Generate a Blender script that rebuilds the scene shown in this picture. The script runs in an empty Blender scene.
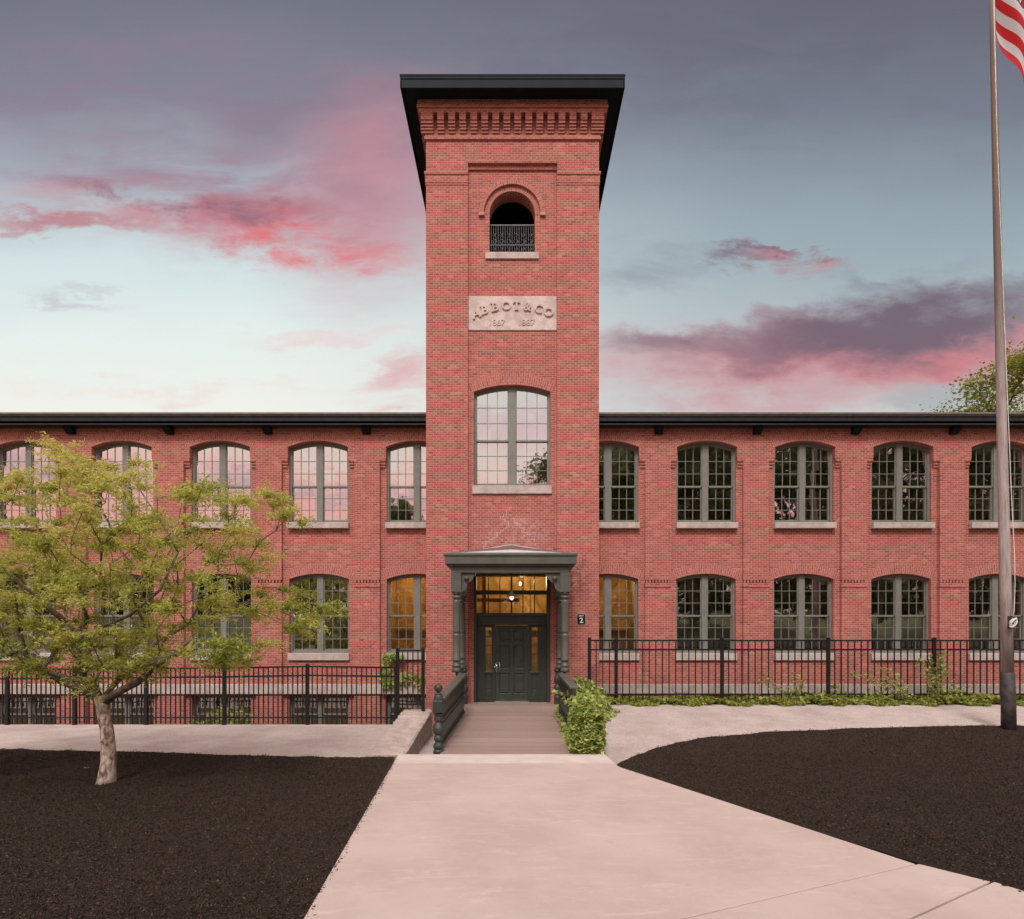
import bpy, bmesh, math, random
import numpy as np
from mathutils import Vector, Matrix
from mathutils.geometry import tessellate_polygon
R = math.radians
random.seed(7); RS = np.random.RandomState(11)
scene = bpy.context.scene
COL = scene.collection
CAMZ = 1.86          # eye height above the door sill (z = 0)
OFF = {}             # world offset of every parent

# ------------------------------------------------------------------ helpers
class MB:
    def __init__(s): s.v=[]; s.f=[]; s.uv=None; s.mi=[]; s.m=0
    def add(s, vs, fs):
        b=len(s.v); s.v+= [tuple(p) for p in vs]; s.f+=[tuple(i+b for i in f) for f in fs]; s.mi+=[s.m]*len(fs)
    def box(s,x0,x1,y0,y1,z0,z1):
        if x0>x1:x0,x1=x1,x0
        if y0>y1:y0,y1=y1,y0
        if z0>z1:z0,z1=z1,z0
        s.add([(x0,y0,z0),(x1,y0,z0),(x1,y1,z0),(x0,y1,z0),(x0,y0,z1),(x1,y0,z1),(x1,y1,z1),(x0,y1,z1)],
              [(0,3,2,1),(4,5,6,7),(0,1,5,4),(1,2,6,5),(2,3,7,6),(3,0,4,7)])
    def prism_y(s, poly, y0, y1, back=True):   # poly in x,z ; extruded along y
        n=len(poly); tri=tessellate_polygon([[Vector((p[0],p[1],0)) for p in poly]])
        vs=[(p[0],y0,p[1]) for p in poly]+[(p[0],y1,p[1]) for p in poly]
        fs=[tuple(t) for t in tri]
        if back: fs+=[tuple(i+n for i in reversed(t)) for t in tri]
        fs+=[(i,(i+1)%n,(i+1)%n+n,i+n) for i in range(n)]
        s.add(vs,fs)
    def prism_x(s, poly, x0, x1):   # poly in y,z
        n=len(poly); tri=tessellate_polygon([[Vector((p[0],p[1],0)) for p in poly]])
        vs=[(x0,p[0],p[1]) for p in poly]+[(x1,p[0],p[1]) for p in poly]
        s.add(vs,[tuple(t) for t in tri]+[tuple(i+n for i in reversed(t)) for t in tri]+[(i,(i+1)%n,(i+1)%n+n,i+n) for i in range(n)])
    def prism_z(s, poly, z0, z1):
        n=len(poly); tri=tessellate_polygon([[Vector((p[0],p[1],0)) for p in poly]])
        vs=[(p[0],p[1],z0) for p in poly]+[(p[0],p[1],z1) for p in poly]
        s.add(vs,[tuple(t) for t in tri]+[tuple(i+n for i in reversed(t)) for t in tri]+[(i,(i+1)%n,(i+1)%n+n,i+n) for i in range(n)])
    def sheet(s, outer, holes, y, depth):      # wall face with openings and their reveals
        loops=[outer]+holes; flat=[p for l in loops for p in l]
        tri=tessellate_polygon([[Vector((p[0],p[1],0)) for p in l] for l in loops])
        s.add([(p[0],y,p[1]) for p in flat],[tuple(t) for t in tri])
        for h in holes:
            n=len(h); s.add([(p[0],y,p[1]) for p in h]+[(p[0],y+depth,p[1]) for p in h],[(i,(i+1)%n,(i+1)%n+n,i+n) for i in range(n)])
    def tube(s, pts, rad, seg=8, cap=True):
        pts=[Vector(p) for p in pts]
        if not hasattr(rad,'__len__'): rad=[rad]*len(pts)
        b=len(s.v); vs=[]; ref=None
        for i,p in enumerate(pts):
            d=(pts[min(i+1,len(pts)-1)]-pts[max(i-1,0)])
            d=d.normalized() if d.length>1e-9 else Vector((0,0,1))
            if ref is None: ref=Vector((1,0,0)) if abs(d.x)<.8 else Vector((0,1,0))
            a=d.cross(ref).normalized(); c=d.cross(a).normalized(); ref=-c.cross(d).cross(d)*-1 if False else ref
            for k in range(seg):
                t=2*math.pi*k/seg; vs.append(p+(a*math.cos(t)+c*math.sin(t))*rad[i])
        fs=[]
        for i in range(len(pts)-1):
            for k in range(seg):
                fs.append((i*seg+k,i*seg+(k+1)%seg,(i+1)*seg+(k+1)%seg,(i+1)*seg+k))
        if cap: fs+= [tuple(range(seg)), tuple(range((len(pts)-1)*seg,len(pts)*seg))]
        s.add(vs,fs)
    def lathe(s, cx, cy, prof, seg=16):        # prof: (z, r)
        s.tube([(cx,cy,z) for z,r in prof],[max(r,.001) for z,r in prof],seg)
    def build(s, name, mat, parent=None, smooth=False, bevel=0):
        o=OFF.get(parent.name,Vector((0,0,0))) if parent else Vector((0,0,0))
        me=bpy.data.meshes.new(name)
        me.from_pydata([(p[0]-o.x,p[1]-o.y,p[2]-o.z) for p in s.v],[],s.f)
        for m in (mat if isinstance(mat,(list,tuple)) else [mat]): me.materials.append(m)
        if s.m or any(s.mi): me.polygons.foreach_set('material_index',s.mi)
        if s.uv:
            ul=me.uv_layers.new(name='UVMap')
            for i,l in enumerate(me.loops): ul.data[i].uv=s.uv[l.vertex_index]
        bm=bmesh.new(); bm.from_mesh(me); bmesh.ops.recalc_face_normals(bm,faces=bm.faces[:]) if not getattr(s,'open',False) else None
        bm.to_mesh(me); bm.free()
        if smooth:
            me.polygons.foreach_set('use_smooth',[True]*len(me.polygons))
        ob=bpy.data.objects.new(name,me); COL.objects.link(ob)
        if parent: ob.parent=parent
        OFF[ob.name]=o.copy()
        if bevel:
            b=ob.modifiers.new('bevel','BEVEL'); b.width=bevel; b.segments=2; b.limit_method='ANGLE'
        if smooth:
            pass
        return ob
def rnd(a,b): return random.uniform(a,b)
def thing(name,label,cat,loc,group=None):
    o=bpy.data.objects.new(name,None); COL.objects.link(o); o.location=loc; o.empty_display_size=.2
    OFF[o.name]=Vector(loc); return tag(o,label,cat,group)
def tag(o,label=None,cat=None,group=None,kind=None):
    if label:o['label']=label
    if cat:o['category']=cat
    if group:o['group']=group
    if kind:o['kind']=kind
    return o
def single(mb,name,mat,base,label,cat,group=None,smooth=False,bevel=0):   # a one-mesh thing with its origin at its base
    t=bpy.data.objects.new('_tmp',None); OFF['_tmp']=Vector(base)
    ob=mb.build(name,mat,None,smooth,bevel)
    ob.data.transform(Matrix.Translation(-Vector(base))); ob.location=base
    OFF[ob.name]=Vector(base); bpy.data.objects.remove(t)
    return tag(ob,label,cat,group)
def dup(o,dx=0,dz=0,parent=None,dy=0):      # a part and its sub-parts
    c=o.copy(); COL.objects.link(c); c.parent=parent or o.parent
    c.location=o.location+Vector((dx,dy,dz)); OFF[c.name]=OFF.get(o.name,Vector()).copy()
    for ch in o.children:
        d=ch.copy(); COL.objects.link(d); d.parent=c
    return c

# ------------------------------------------------------------------ materials
class NT:
    def __init__(s,nt): s.nt=nt; s.n=nt.nodes; s.l=nt.links
    def node(s,t,**k):
        n=s.n.new(t)
        for a,b in k.items(): setattr(n,a,b)
        return n
    def put(s,sock,v):
        if isinstance(v,bpy.types.NodeSocket): s.l.new(v,sock)
        elif v is not None: sock.default_value=v
    def math(s,op,a,b=None,c=None,clamp=False):
        n=s.node('ShaderNodeMath',operation=op,use_clamp=clamp); s.put(n.inputs[0],a)
        if b is not None: s.put(n.inputs[1],b)
        if c is not None: s.put(n.inputs[2],c)
        return n.outputs[0]
    def vm(s,op,a,b=None,out=0):
        n=s.node('ShaderNodeVectorMath',operation=op); s.put(n.inputs[0],a)
        if b is not None: s.put(n.inputs[1],b)
        return n.outputs[out]
    def comb(s,x,y,z=0.0):
        n=s.node('ShaderNodeCombineXYZ'); s.put(n.inputs[0],x); s.put(n.inputs[1],y); s.put(n.inputs[2],z); return n.outputs[0]
    def sep(s,v): n=s.node('ShaderNodeSeparateXYZ'); s.put(n.inputs[0],v); return n.outputs
    def noise(s,v,scale,detail=3,rough=.55,dist=0,col=False):
        n=s.node('ShaderNodeTexNoise'); s.put(n.inputs['Vector'],v); n.inputs['Scale'].default_value=scale
        n.inputs['Detail'].default_value=detail; n.inputs['Roughness'].default_value=rough; n.inputs['Distortion'].default_value=dist
        return n.outputs[1 if col else 0]
    def mr(s,v,a,b,c=0.0,d=1.0,smooth=True):
        n=s.node('ShaderNodeMapRange',interpolation_type='SMOOTHSTEP' if smooth else 'LINEAR'); s.put(n.inputs[0],v)
        for i,k in enumerate((a,b,c,d)): n.inputs[i+1].default_value=k
        return n.outputs[0]
    def mix(s,f,a,b,mode='MIX'):
        n=s.node('ShaderNodeMix',data_type='RGBA',blend_type=mode); s.put(n.inputs[0],f)
        for i,k in ((6,a),(7,b)):
            if isinstance(k,tuple) and len(k)==3: k=k+(1,)
            s.put(n.inputs[i],k)
        return n.outputs[2]
    def ramp(s,f,stops,interp='LINEAR'):
        n=s.node('ShaderNodeValToRGB'); s.put(n.inputs[0],f); r=n.color_ramp; r.interpolation=interp
        while len(r.elements)<len(stops): r.elements.new(.5)
        for e,(p,c) in zip(r.elements,stops): e.position=p; e.color=tuple(c)+(1,) if len(c)==3 else c
        return n.outputs[0]
    def bump(s,h,strength,dist):
        n=s.node('ShaderNodeBump'); n.inputs['Strength'].default_value=strength; n.inputs['Distance'].default_value=dist
        s.put(n.inputs['Height'],h); return n.outputs[0]
def newmat(name):
    m=bpy.data.materials.new(name); m.use_nodes=True; t=NT(m.node_tree)
    return m,t,t.n['Principled BSDF']
def pos(t): return t.node('ShaderNodeNewGeometry').outputs['Position']
def simple(name,c,rough=.6,metal=0,var=.15,scale=6,bump=0,bscale=60,spec=None):
    m,t,b=newmat(name); p=pos(t)
    f=t.noise(p,scale,4)
    c1=tuple(x*(1-var) for x in c); c2=tuple(x*(1+var) for x in c)
    t.put(b.inputs['Base Color'],t.mix(t.mr(f,.3,.7),c1,c2))
    b.inputs['Roughness'].default_value=rough; b.inputs['Metallic'].default_value=metal
    if spec is not None: b.inputs['Specular IOR Level'].default_value=spec
    if bump: t.put(b.inputs['Normal'],t.bump(t.noise(p,bscale,4),bump,.01))
    return m

RH=.0635; BW=.155
def brick_mat(name, uvmode=False, tint=(1,1,1), light=0.0):
    m,t,b=newmat(name)
    p=pos(t)
    if uvmode:
        uvn=t.node('ShaderNodeUVMap'); uvn.uv_map='UVMap'; q=t.sep(uvn.outputs[0]); u=q[0]; v=q[1]
    else:
        q=t.sep(p); nz_=t.math('GREATER_THAN',t.math('ABSOLUTE',t.sep(t.node('ShaderNodeNewGeometry').outputs['True Normal'])[2]),.7)
        u=t.math('ADD',t.math('ADD',q[0],t.math('MULTIPLY',q[1],t.math('SUBTRACT',1.0,nz_))),50.0)
        v=t.math('ADD',t.math('ADD',t.math('MULTIPLY',q[2],t.math('SUBTRACT',1.0,nz_)),t.math('MULTIPLY',q[1],nz_)),RH*200)
    wob=t.noise(p,9,2)
    v2=t.math('ADD',v,t.math('MULTIPLY',t.math('SUBTRACT',wob,.5),.006))
    row=t.math('FLOOR',t.math('DIVIDE',v2,RH))
    odd=t.math('SUBTRACT',1.0,t.math('MODULO',row,2.0))
    colx=t.math('FLOOR',t.math('DIVIDE',t.math('ADD',u,t.math('MULTIPLY',odd,BW/2)),BW))
    wn=t.node('ShaderNodeTexWhiteNoise',noise_dimensions='2D'); t.put(wn.inputs['Vector'],t.comb(colx,row))
    br=t.node('ShaderNodeTexBrick'); t.put(br.inputs['Vector'],t.comb(u,v2))
    for k,val in (('Scale',1.0),('Mortar Size',.0075),('Mortar Smooth',.3),('Brick Width',BW),('Row Height',RH)): br.inputs[k].default_value=val
    f=wn.outputs[0]
    c=t.ramp(f,[(0,(.23,.066,.058)),(.08,(.33,.080,.063)),(.4,(.40,.097,.072)),(.7,(.44,.112,.081)),(.92,(.48,.135,.097)),(1,(.54,.20,.155))])
    big=t.noise(p,.55,4,.6)
    c=t.mix(t.mr(big,.38,.72,0,.30),c,(.29,.075,.075))
    med=t.noise(p,2.6,5,.65)
    c=t.mix(t.mr(med,.50,.8,0,.45),c,(.54,.20,.155))
    pat=t.noise(t.vm('MULTIPLY',p,(.5,.5,1.6)),1.1,3,.5,.4)
    c=t.mix(t.mr(pat,.50,.60,0,.28),c,(.33,.065,.058))
    sk=t.noise(t.vm('MULTIPLY',p,(5.0,5.0,.5)),1.0,5,.7)
    c=t.mix(t.mr(sk,.56,.74,0,.40),c,(.20,.075,.070))
    mort=t.mix(t.noise(p,3.1,3),(.40,.185,.15),(.60,.38,.325))
    c=t.mix(br.outputs['Fac'],c,mort)
    # lime bloom above the porch and soot blotches near it (wear with shapes of its own)
    if not uvmode:
        dz=t.vm('LENGTH',t.vm('MULTIPLY',t.vm('SUBTRACT',p,(0.0,16.7,4.75)),(.55,.3,1.3)),out=1)
        m1=t.math('MULTIPLY',t.mr(dz,.9,.25),t.mr(t.noise(p,7,5,.7),.47,.62))
        c=t.mix(t.math('MULTIPLY',m1,.5),c,(.50,.40,.37))
        ds=t.vm('LENGTH',t.vm('MULTIPLY',t.vm('SUBTRACT',p,(1.75,16.7,3.45)),(1.6,.3,.9)),out=1)
        m2=t.math('MULTIPLY',t.mr(ds,.9,.2),t.mr(t.noise(p,6,5,.7),.40,.6))
        c=t.mix(t.math('MULTIPLY',m2,.6),c,(.085,.04,.045))
    if light: c=t.mix(light,c,(.52,.22,.18))
    c=t.mix(1.0,c,tint,'MULTIPLY')
    t.put(b.inputs['Base Color'],c)
    b.inputs['Roughness'].default_value=.88
    h=t.math('ADD',t.math('MULTIPLY',br.outputs['Fac'],-1.0),t.math('MULTIPLY',f,.35))
    h=t.math('ADD',h,t.math('MULTIPLY',t.noise(p,45,3),.35))
    t.put(b.inputs['Normal'],t.bump(h,.7,.006))
    return m
M={}
M['brick']=brick_mat('brick_wall'); M['arch']=brick_mat('brick_arch',True,(1,1,1),.18)
def granite(name,c,rough_face=0.0):
    m,t,b=newmat(name); p=pos(t)
    v=t.node('ShaderNodeTexVoronoi'); t.put(v.inputs['Vector'],p); v.inputs['Scale'].default_value=90
    k=t.mix(t.mr(t.noise(p,5,4),.3,.7),tuple(x*.82 for x in c),tuple(min(1,x*1.12) for x in c))
    k=t.mix(t.mr(t.noise(p,110,2),.55,.75,0,.45),k,(.16,.13,.12))
    k=t.mix(t.mr(t.noise(p,1.7,5,.7),.55,.8,0,.4),k,(.30,.22,.19))
    t.put(b.inputs['Base Color'],k); b.inputs['Roughness'].default_value=.85
    h=t.math('ADD',t.math('MULTIPLY',t.noise(p,60,4),.15),t.noise(p,8,5,.7))
    t.put(b.inputs['Normal'],t.bump(h,.5,.02+rough_face)); return m
M['granite']=granite('granite',(.50,.405,.375)); M['granite_rough']=granite('granite_rough',(.50,.385,.345),.10)
M['plaque']=granite('plaque_stone',(.62,.49,.46)); M['letters']=granite('letter_stone',(.58,.46,.43))
M['frame']=simple('window_paint',(.185,.182,.160),.5,var=.1)
M['sash']=simple('sash_paint',(.20,.198,.172),.5,var=.08)
M['trim']=simple('dark_green_paint',(.034,.042,.038),.42,var=.12,scale=4)
M['porch']=simple('porch_paint',(.088,.088,.074),.45,var=.12,scale=4)
M['doorpaint']=simple('door_paint',(.036,.042,.037),.38,var=.12)
M['cornice']=simple('cornice_paint',(.007,.011,.017),.6,var=.2,scale=3,spec=.12)
M['gutter']=simple('gutter_metal',(.20,.185,.17),.45,.3,var=.15)
M['eaves']=simple('eaves_paint',(.024,.024,.027),.6,var=.2,spec=.2)
M['iron']=simple('black_iron',(.012,.012,.013),.4,.2,var=.2)
M['railiron']=simple('wrought_iron',(.085,.085,.088),.5,.4)
M['steel']=simple('steel',(.55,.54,.5),.3,.9)
M['interior']=simple('interior_plaster',(.34,.31,.25),.9,var=.3,scale=1.2)
M['dark']=simple('dark_boards',(.02,.018,.017),.9)
M['curtain']=simple('white_curtain',(.62,.58,.52),.8,var=.2,scale=9)
M['shingle']=simple('porch_shingles',(.115,.088,.095),.85,var=.3,scale=14,bump=.5)
M['flash']=simple('pale_flashing',(.52,.45,.43),.5,var=.1)
M['roofing']=simple('roofing',(.07,.07,.075),.9)
M['shade']=simple('lamp_shade_enamel',(.30,.26,.25),.4)
M['white']=simple('white_rope',(.72,.68,.64),.7)
M['lettering']=simple('white_lettering',(.75,.72,.68),.6)
M['bark_dark']=simple('limb_bark',(.165,.12,.095),.9,var=.4,scale=9,bump=.5)
def plank_mat(name,c):
    m,t,b=newmat(name); p=pos(t); q=t.sep(p)
    row=t.math('FLOOR',t.math('DIVIDE',q[1],.29))
    wn=t.node('ShaderNodeTexWhiteNoise',noise_dimensions='1D'); t.put(wn.inputs['W'],row)
    g=t.noise(t.vm('MULTIPLY',p,(1.5,30.0,1.0)),3,4,.65)
    k=t.mix(wn.outputs[0],tuple(x*.86 for x in c),tuple(x*1.10 for x in c))
    k=t.mix(t.mr(g,.4,.75,0,.4),k,tuple(x*.62 for x in c))
    k=t.mix(t.mr(t.noise(p,1.3,4,.7),.5,.75,0,.35),k,(.33,.25,.22))
    t.put(b.inputs['Base Color'],k); b.inputs['Roughness'].default_value=.7
    t.put(b.inputs['Normal'],t.bump(g,.3,.004)); return m
M['deck']=plank_mat('deck_boards',(.33,.225,.19))
def concrete():
    m,t,b=newmat('concrete'); p=pos(t)
    k=t.mix(t.mr(t.noise(p,.8,5,.65),.3,.7),(.44,.328,.290),(.515,.39,.348))
    st=t.noise(t.vm('MULTIPLY',p,(.8,3.0,1.0)),2.2,6,.75,.6)
    k=t.mix(t.mr(st,.52,.72,0,.55),k,(.62,.49,.445))
    k=t.mix(t.mr(t.noise(p,3.3,6,.75),.56,.75,0,.35),k,(.34,.255,.225))
    k=t.mix(t.mr(t.noise(p,240,2),.6,.75,0,.35),k,(.26,.20,.18))
    k=t.mix(t.mr(t.noise(p,26,5,.8),.60,.72,0,.30),k,(.31,.235,.20))
    ck=t.math('ABSOLUTE',t.math('SUBTRACT',t.noise(t.vm('MULTIPLY',p,(.35,1.0,1.0)),1.15,7,.62),.47))
    k=t.mix(t.mr(ck,.0022,.0,0,.55),k,(.60,.49,.44))
    t.put(b.inputs['Base Color'],k); b.inputs['Roughness'].default_value=.85
    t.put(b.inputs['Normal'],t.bump(t.math('ADD',t.noise(p,180,3),t.math('MULTIPLY',t.noise(p,12,4),.6)),.35,.004)); return m
M['concrete']=concrete(); M['curb']=simple('pale_curb',(.58,.475,.435),.85,var=.08,scale=3,bump=.3)
def gravel():
    m,t,b=newmat('stone_dust'); p=pos(t)
    k=t.mix(t.mr(t.noise(p,1.1,5,.7),.3,.7),(.46,.36,.325),(.61,.505,.465))
    v=t.node('ShaderNodeTexVoronoi'); t.put(v.inputs['Vector'],p); v.inputs['Scale'].default_value=55
    k=t.mix(.35,k,v.outputs['Color'],'SOFT_LIGHT')
    k=t.mix(t.mr(t.noise(t.vm('MULTIPLY',p,(1.0,.7,1.0)),28,4,.75),.5,.66,0,.6),k,(.33,.255,.23))
    t.put(b.inputs['Base Color'],k); b.inputs['Roughness'].default_value=.95
    t.put(b.inputs['Normal'],t.bump(t.math('ADD',v.outputs['Distance'],t.math('MULTIPLY',t.noise(p,22,4,.7),1.5)),.8,.02)); return m
M['gravel']=gravel()
def mulch():
    m,t,b=newmat('bark_mulch'); p=pos(t)
    f=t.noise(t.vm('MULTIPLY',p,(1.0,1.3,1.0)),85,4,.7,.8)
    k=t.ramp(f,[(.3,(.009,.006,.0045)),(.45,(.042,.027,.020)),(.58,(.085,.056,.042)),(.74,(.17,.118,.088))])
    k=t.mix(t.mr(t.noise(p,.7,4,.6),.4,.7,0,.4),k,(.040,.029,.018))
    t.put(b.inputs['Base Color'],k); b.inputs['Roughness'].default_value=.95
    b.inputs['Specular IOR Level'].default_value=.15
    t.put(b.inputs['Normal'],t.bump(t.math('ADD',f,t.math('MULTIPLY',t.noise(p,18,4),.8)),1,.04)); return m
M['mulch']=mulch()
def chipmat():
    m,t,b=newmat('mulch_chips')
    a=t.node('ShaderNodeAttribute'); a.attribute_name='var'
    t.put(b.inputs['Base Color'],t.ramp(a.outputs['Fac'],[(0,(.008,.0055,.0045)),(.35,(.033,.020,.0155)),(.65,(.070,.044,.033)),(.88,(.105,.072,.055)),(1,(.19,.14,.105))]))
    b.inputs['Roughness'].default_value=.9; b.inputs['Specular IOR Level'].default_value=.2; return m
M['chips']=chipmat()
def leafmat(name,stops,trans=.35):
    m,t,b=newmat(name)
    a=t.node('ShaderNodeAttribute'); a.attribute_name='var'
    c=t.ramp(a.outputs['Fac'],stops)
    t.put(b.inputs['Base Color'],c); b.inputs['Roughness'].default_value=.55; b.inputs['Specular IOR Level'].default_value=.3
    tr=t.node('ShaderNodeBsdfTranslucent'); t.put(tr.inputs[0],c)
    mx=t.node('ShaderNodeMixShader'); mx.inputs[0].default_value=trans
    t.l.new(b.outputs[0],mx.inputs[1]); t.l.new(tr.outputs[0],mx.inputs[2])
    t.l.new(mx.outputs[0],t.n['Material Output'].inputs[0]); return m
M['leaf_tree']=leafmat('yellow_green_leaves',[(0,(.17,.22,.04)),(.3,(.38,.41,.085)),(.6,(.57,.57,.14)),(.85,(.74,.67,.21)),(1,(.76,.52,.25))],.5)
M['leaf_ivy']=leafmat('ivy_leaves',[(0,(.09,.14,.03)),(.3,(.25,.32,.065)),(.65,(.45,.52,.15)),(.93,(.66,.64,.22)),(1,(.64,.45,.25))],.4)
M['leaf_ground']=leafmat('ground_cover_leaves',[(0,(.11,.15,.03)),(.4,(.27,.31,.06)),(.7,(.44,.44,.10)),(.9,(.56,.43,.14)),(1,(.55,.34,.22))],.4)
M['leaf_far']=leafmat('far_leaves',[(0,(.07,.085,.03)),(.5,(.17,.18,.06)),(1,(.30,.29,.11))],.25)
M['leaf_back']=leafmat('roofline_leaves',[(0,(.14,.16,.03)),(.5,(.32,.31,.06)),(1,(.48,.42,.1))],.3)
def treebark():
    m,t,b=newmat('mottled_bark'); p=pos(t)
    q=t.vm('MULTIPLY',p,(1.0,1.0,.6))
    k=t.ramp(t.noise(q,10,4,.6,.5),[(.38,(.15,.095,.07)),(.47,(.36,.25,.20)),(.56,(.62,.49,.42))])
    hz=t.mr(t.sep(p)[2],.6,1.5)
    k=t.mix(hz,k,(.20,.145,.115))
    t.put(b.inputs['Base Color'],k); b.inputs['Roughness'].default_value=.9
    t.put(b.inputs['Normal'],t.bump(t.noise(q,22,4,.7),.8,.03)); return m
M['bark']=treebark()
def glass(name,refl=.45,tint=(.8,.8,.78)):
    m,t,b=newmat(name); t.n.remove(b); p=pos(t)
    # old hand-made panes: each sheet leans a hair its own way
    q=t.sep(p); cell=t.vm('FLOOR',t.vm('MULTIPLY',p,(3.3,0.0,1.35)))
    wn=t.node('ShaderNodeTexWhiteNoise',noise_dimensions='3D'); t.put(wn.inputs['Vector'],cell)
    h=t.noise(p,1.7,2)
    bp=t.bump(h,.05,.05)
    j=t.vm('SCALE',t.vm('SUBTRACT',wn.outputs[1],(.5,.5,.5))); j.node.inputs['Scale'].default_value=.012
    nn=t.vm('NORMALIZE',t.vm('ADD',bp,j))
    g=t.node('ShaderNodeBsdfGlossy'); g.inputs['Roughness'].default_value=.02; g.inputs[0].default_value=(.97,.97,.97,1); t.put(g.inputs['Normal'],nn)
    tr=t.node('ShaderNodeBsdfTransparent'); tr.inputs[0].default_value=tint+(1,)
    mx=t.node('ShaderNodeMixShader'); mx.inputs[0].default_value=refl
    t.l.new(tr.outputs[0],mx.inputs[1]); t.l.new(g.outputs[0],mx.inputs[2]); t.l.new(mx.outputs[0],t.n['Material Output'].inputs[0]); return m
M['glass']=glass('window_glass',.50,(.8,.8,.77)); M['glass_low']=glass('lower_window_glass',.34,(.75,.75,.72)); M['glass_lit']=glass('entry_glass',.10,(.85,.85,.82))
def emis(name,c,s):
    m,t,b=newmat(name); b.inputs['Base Color'].default_value=c+(1,); b.inputs['Emission Color'].default_value=c+(1,); b.inputs['Emission Strength'].default_value=s; return m
M['bulb']=emis('lit_bulb',(1,.86,.66),1.3); M['bulb_in']=emis('lit_hall_bulb',(1,.74,.42),3.0)
def hallmat():
    m,t,b=newmat('ochre_hall'); p=pos(t)
    t.put(b.inputs['Base Color'],t.mix(t.mr(t.noise(p,1.6,4,.6,1.0),.35,.68),(.30,.17,.045),(.62,.42,.16)))
    b.inputs['Roughness'].default_value=.8; return m
M['hall']=hallmat()
def flagmat():
    m,t,b=newmat('flag_cloth'); uvn=t.node('ShaderNodeUVMap'); uvn.uv_map='UVMap'; q=t.sep(uvn.outputs[0])
    st=t.math('MODULO',t.math('FLOOR',t.math('MULTIPLY',q[1],12.9999)),2.0)   # 0 = red
    c=t.mix(st,(.60,.006,.012),(.70,.66,.68))
    su=t.math('SUBTRACT',t.math('FRACT',t.math('MULTIPLY',q[0],27.5)),.5); sv=t.math('SUBTRACT',t.math('FRACT',t.math('MULTIPLY',q[1],16.7)),.5)
    d=t.vm('LENGTH',t.comb(su,sv),out=1)
    can=t.mix(t.math('LESS_THAN',d,.3),(.012,.02,.10),(.7,.68,.7))
    inc=t.math('MULTIPLY',t.math('LESS_THAN',q[0],.4),t.math('GREATER_THAN',q[1],6/13))
    c=t.mix(inc,c,can); t.put(b.inputs['Base Color'],c); b.inputs['Roughness'].default_value=.7
    tr=t.node('ShaderNodeBsdfTranslucent'); t.put(tr.inputs[0],c)
    mx=t.node('ShaderNodeMixShader'); mx.inputs[0].default_value=.35
    t.l.new(b.outputs[0],mx.inputs[1]); t.l.new(tr.outputs[0],mx.inputs[2]); t.l.new(mx.outputs[0],t.n['Material Output'].inputs[0]); return m
M['flag']=flagmat()
def polemat():
    m,t,b=newmat('weathered_pole'); p=pos(t); q=t.sep(p)
    g=t.noise(t.vm('MULTIPLY',p,(14.0,14.0,1.2)),2,5,.7)
    k=t.ramp(g,[(.3,(.27,.20,.185)),(.5,(.40,.32,.30)),(.7,(.52,.44,.42))])
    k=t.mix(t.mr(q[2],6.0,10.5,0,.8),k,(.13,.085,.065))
    t.put(b.inputs['Base Color'],k); b.inputs['Roughness'].default_value=.8; return m
M['pole']=polemat()
M['pole_base']=simple('rusty_sleeve',(.050,.036,.038),.6,.2,var=.5,scale=7,bump=.4)
def grass():
    m,t,b=newmat('lawn'); p=pos(t)
    k=t.mix(t.mr(t.noise(p,.25,4),.35,.65),(.10,.115,.03),(.20,.175,.065)); k=t.mix(t.mr(t.noise(p,9,4,.7),.4,.7,0,.5),k,(.045,.06,.016))
    t.put(b.inputs['Base Color'],k); b.inputs['Roughness'].default_value=.95; return m
M['grass']=grass()

# ------------------------------------------------------------------ leaves
def leaf_object(name,mat,P,size,parent=None,aspect=.45,up=.35,flat=None,lobes=False,varbase=None,seed=1):
    """many small folded leaves as one mesh; P (n,3) world positions"""
    rs=np.random.RandomState(seed); n=len(P); P=np.asarray(P,float)
    d=rs.normal(size=(n,3)); d[:,2]*=.6; d/=np.linalg.norm(d,axis=1)[:,None]
    nrm=rs.normal(size=(n,3)); nrm[:,2]=np.abs(nrm[:,2])+up
    if flat is not None: nrm+=np.asarray(flat)
    s=np.cross(d,nrm); s/=np.linalg.norm(s,axis=1)[:,None]+1e-9; nn=np.cross(s,d)
    L=(size*rs.uniform(.6,1.35,n))[:,None]; W=L*aspect
    if lobes:
        vs=[P-d*L*.45, P-d*L*.1+s*W*1.0+nn*L*.05, P+d*L*.08+s*W*.35, P+d*L*.55-nn*L*.08, P+d*L*.08-s*W*.35, P-d*L*.1-s*W*1.0+nn*L*.05]
        k=6; faces=[(0,1,2,3),(0,3,4,5)]
    else:
        vs=[P-d*L*.5, P+s*W*.5+nn*L*.08, P+d*L*.5-nn*L*.1, P-s*W*.5+nn*L*.08]; k=4; faces=[(0,1,2),(0,2,3)]
    V=np.stack(vs,1).reshape(-1,3)
    F=[]; base=np.arange(n)*k
    nf=len(faces); m=len(faces[0])
    F=(base[:,None,None]+np.array(faces)[None]).reshape(-1,m)
    o=OFF.get(parent.name,Vector()) if parent else Vector()
    me=bpy.data.meshes.new(name); me.from_pydata((V-np.array(o)).tolist(),[],F.tolist())
    var=rs.beta(2,2.2,n) if varbase is None else np.clip(varbase+rs.normal(0,.16,n),0,1)
    at=me.attributes.new('var','FLOAT','FACE'); at.data.foreach_set('value',np.repeat(var,nf).astype(np.float32))
    me.materials.append(mat)
    ob=bpy.data.objects.new(name,me); COL.objects.link(ob)
    if parent: ob.parent=parent
    OFF[ob.name]=o.copy(); return ob

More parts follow.
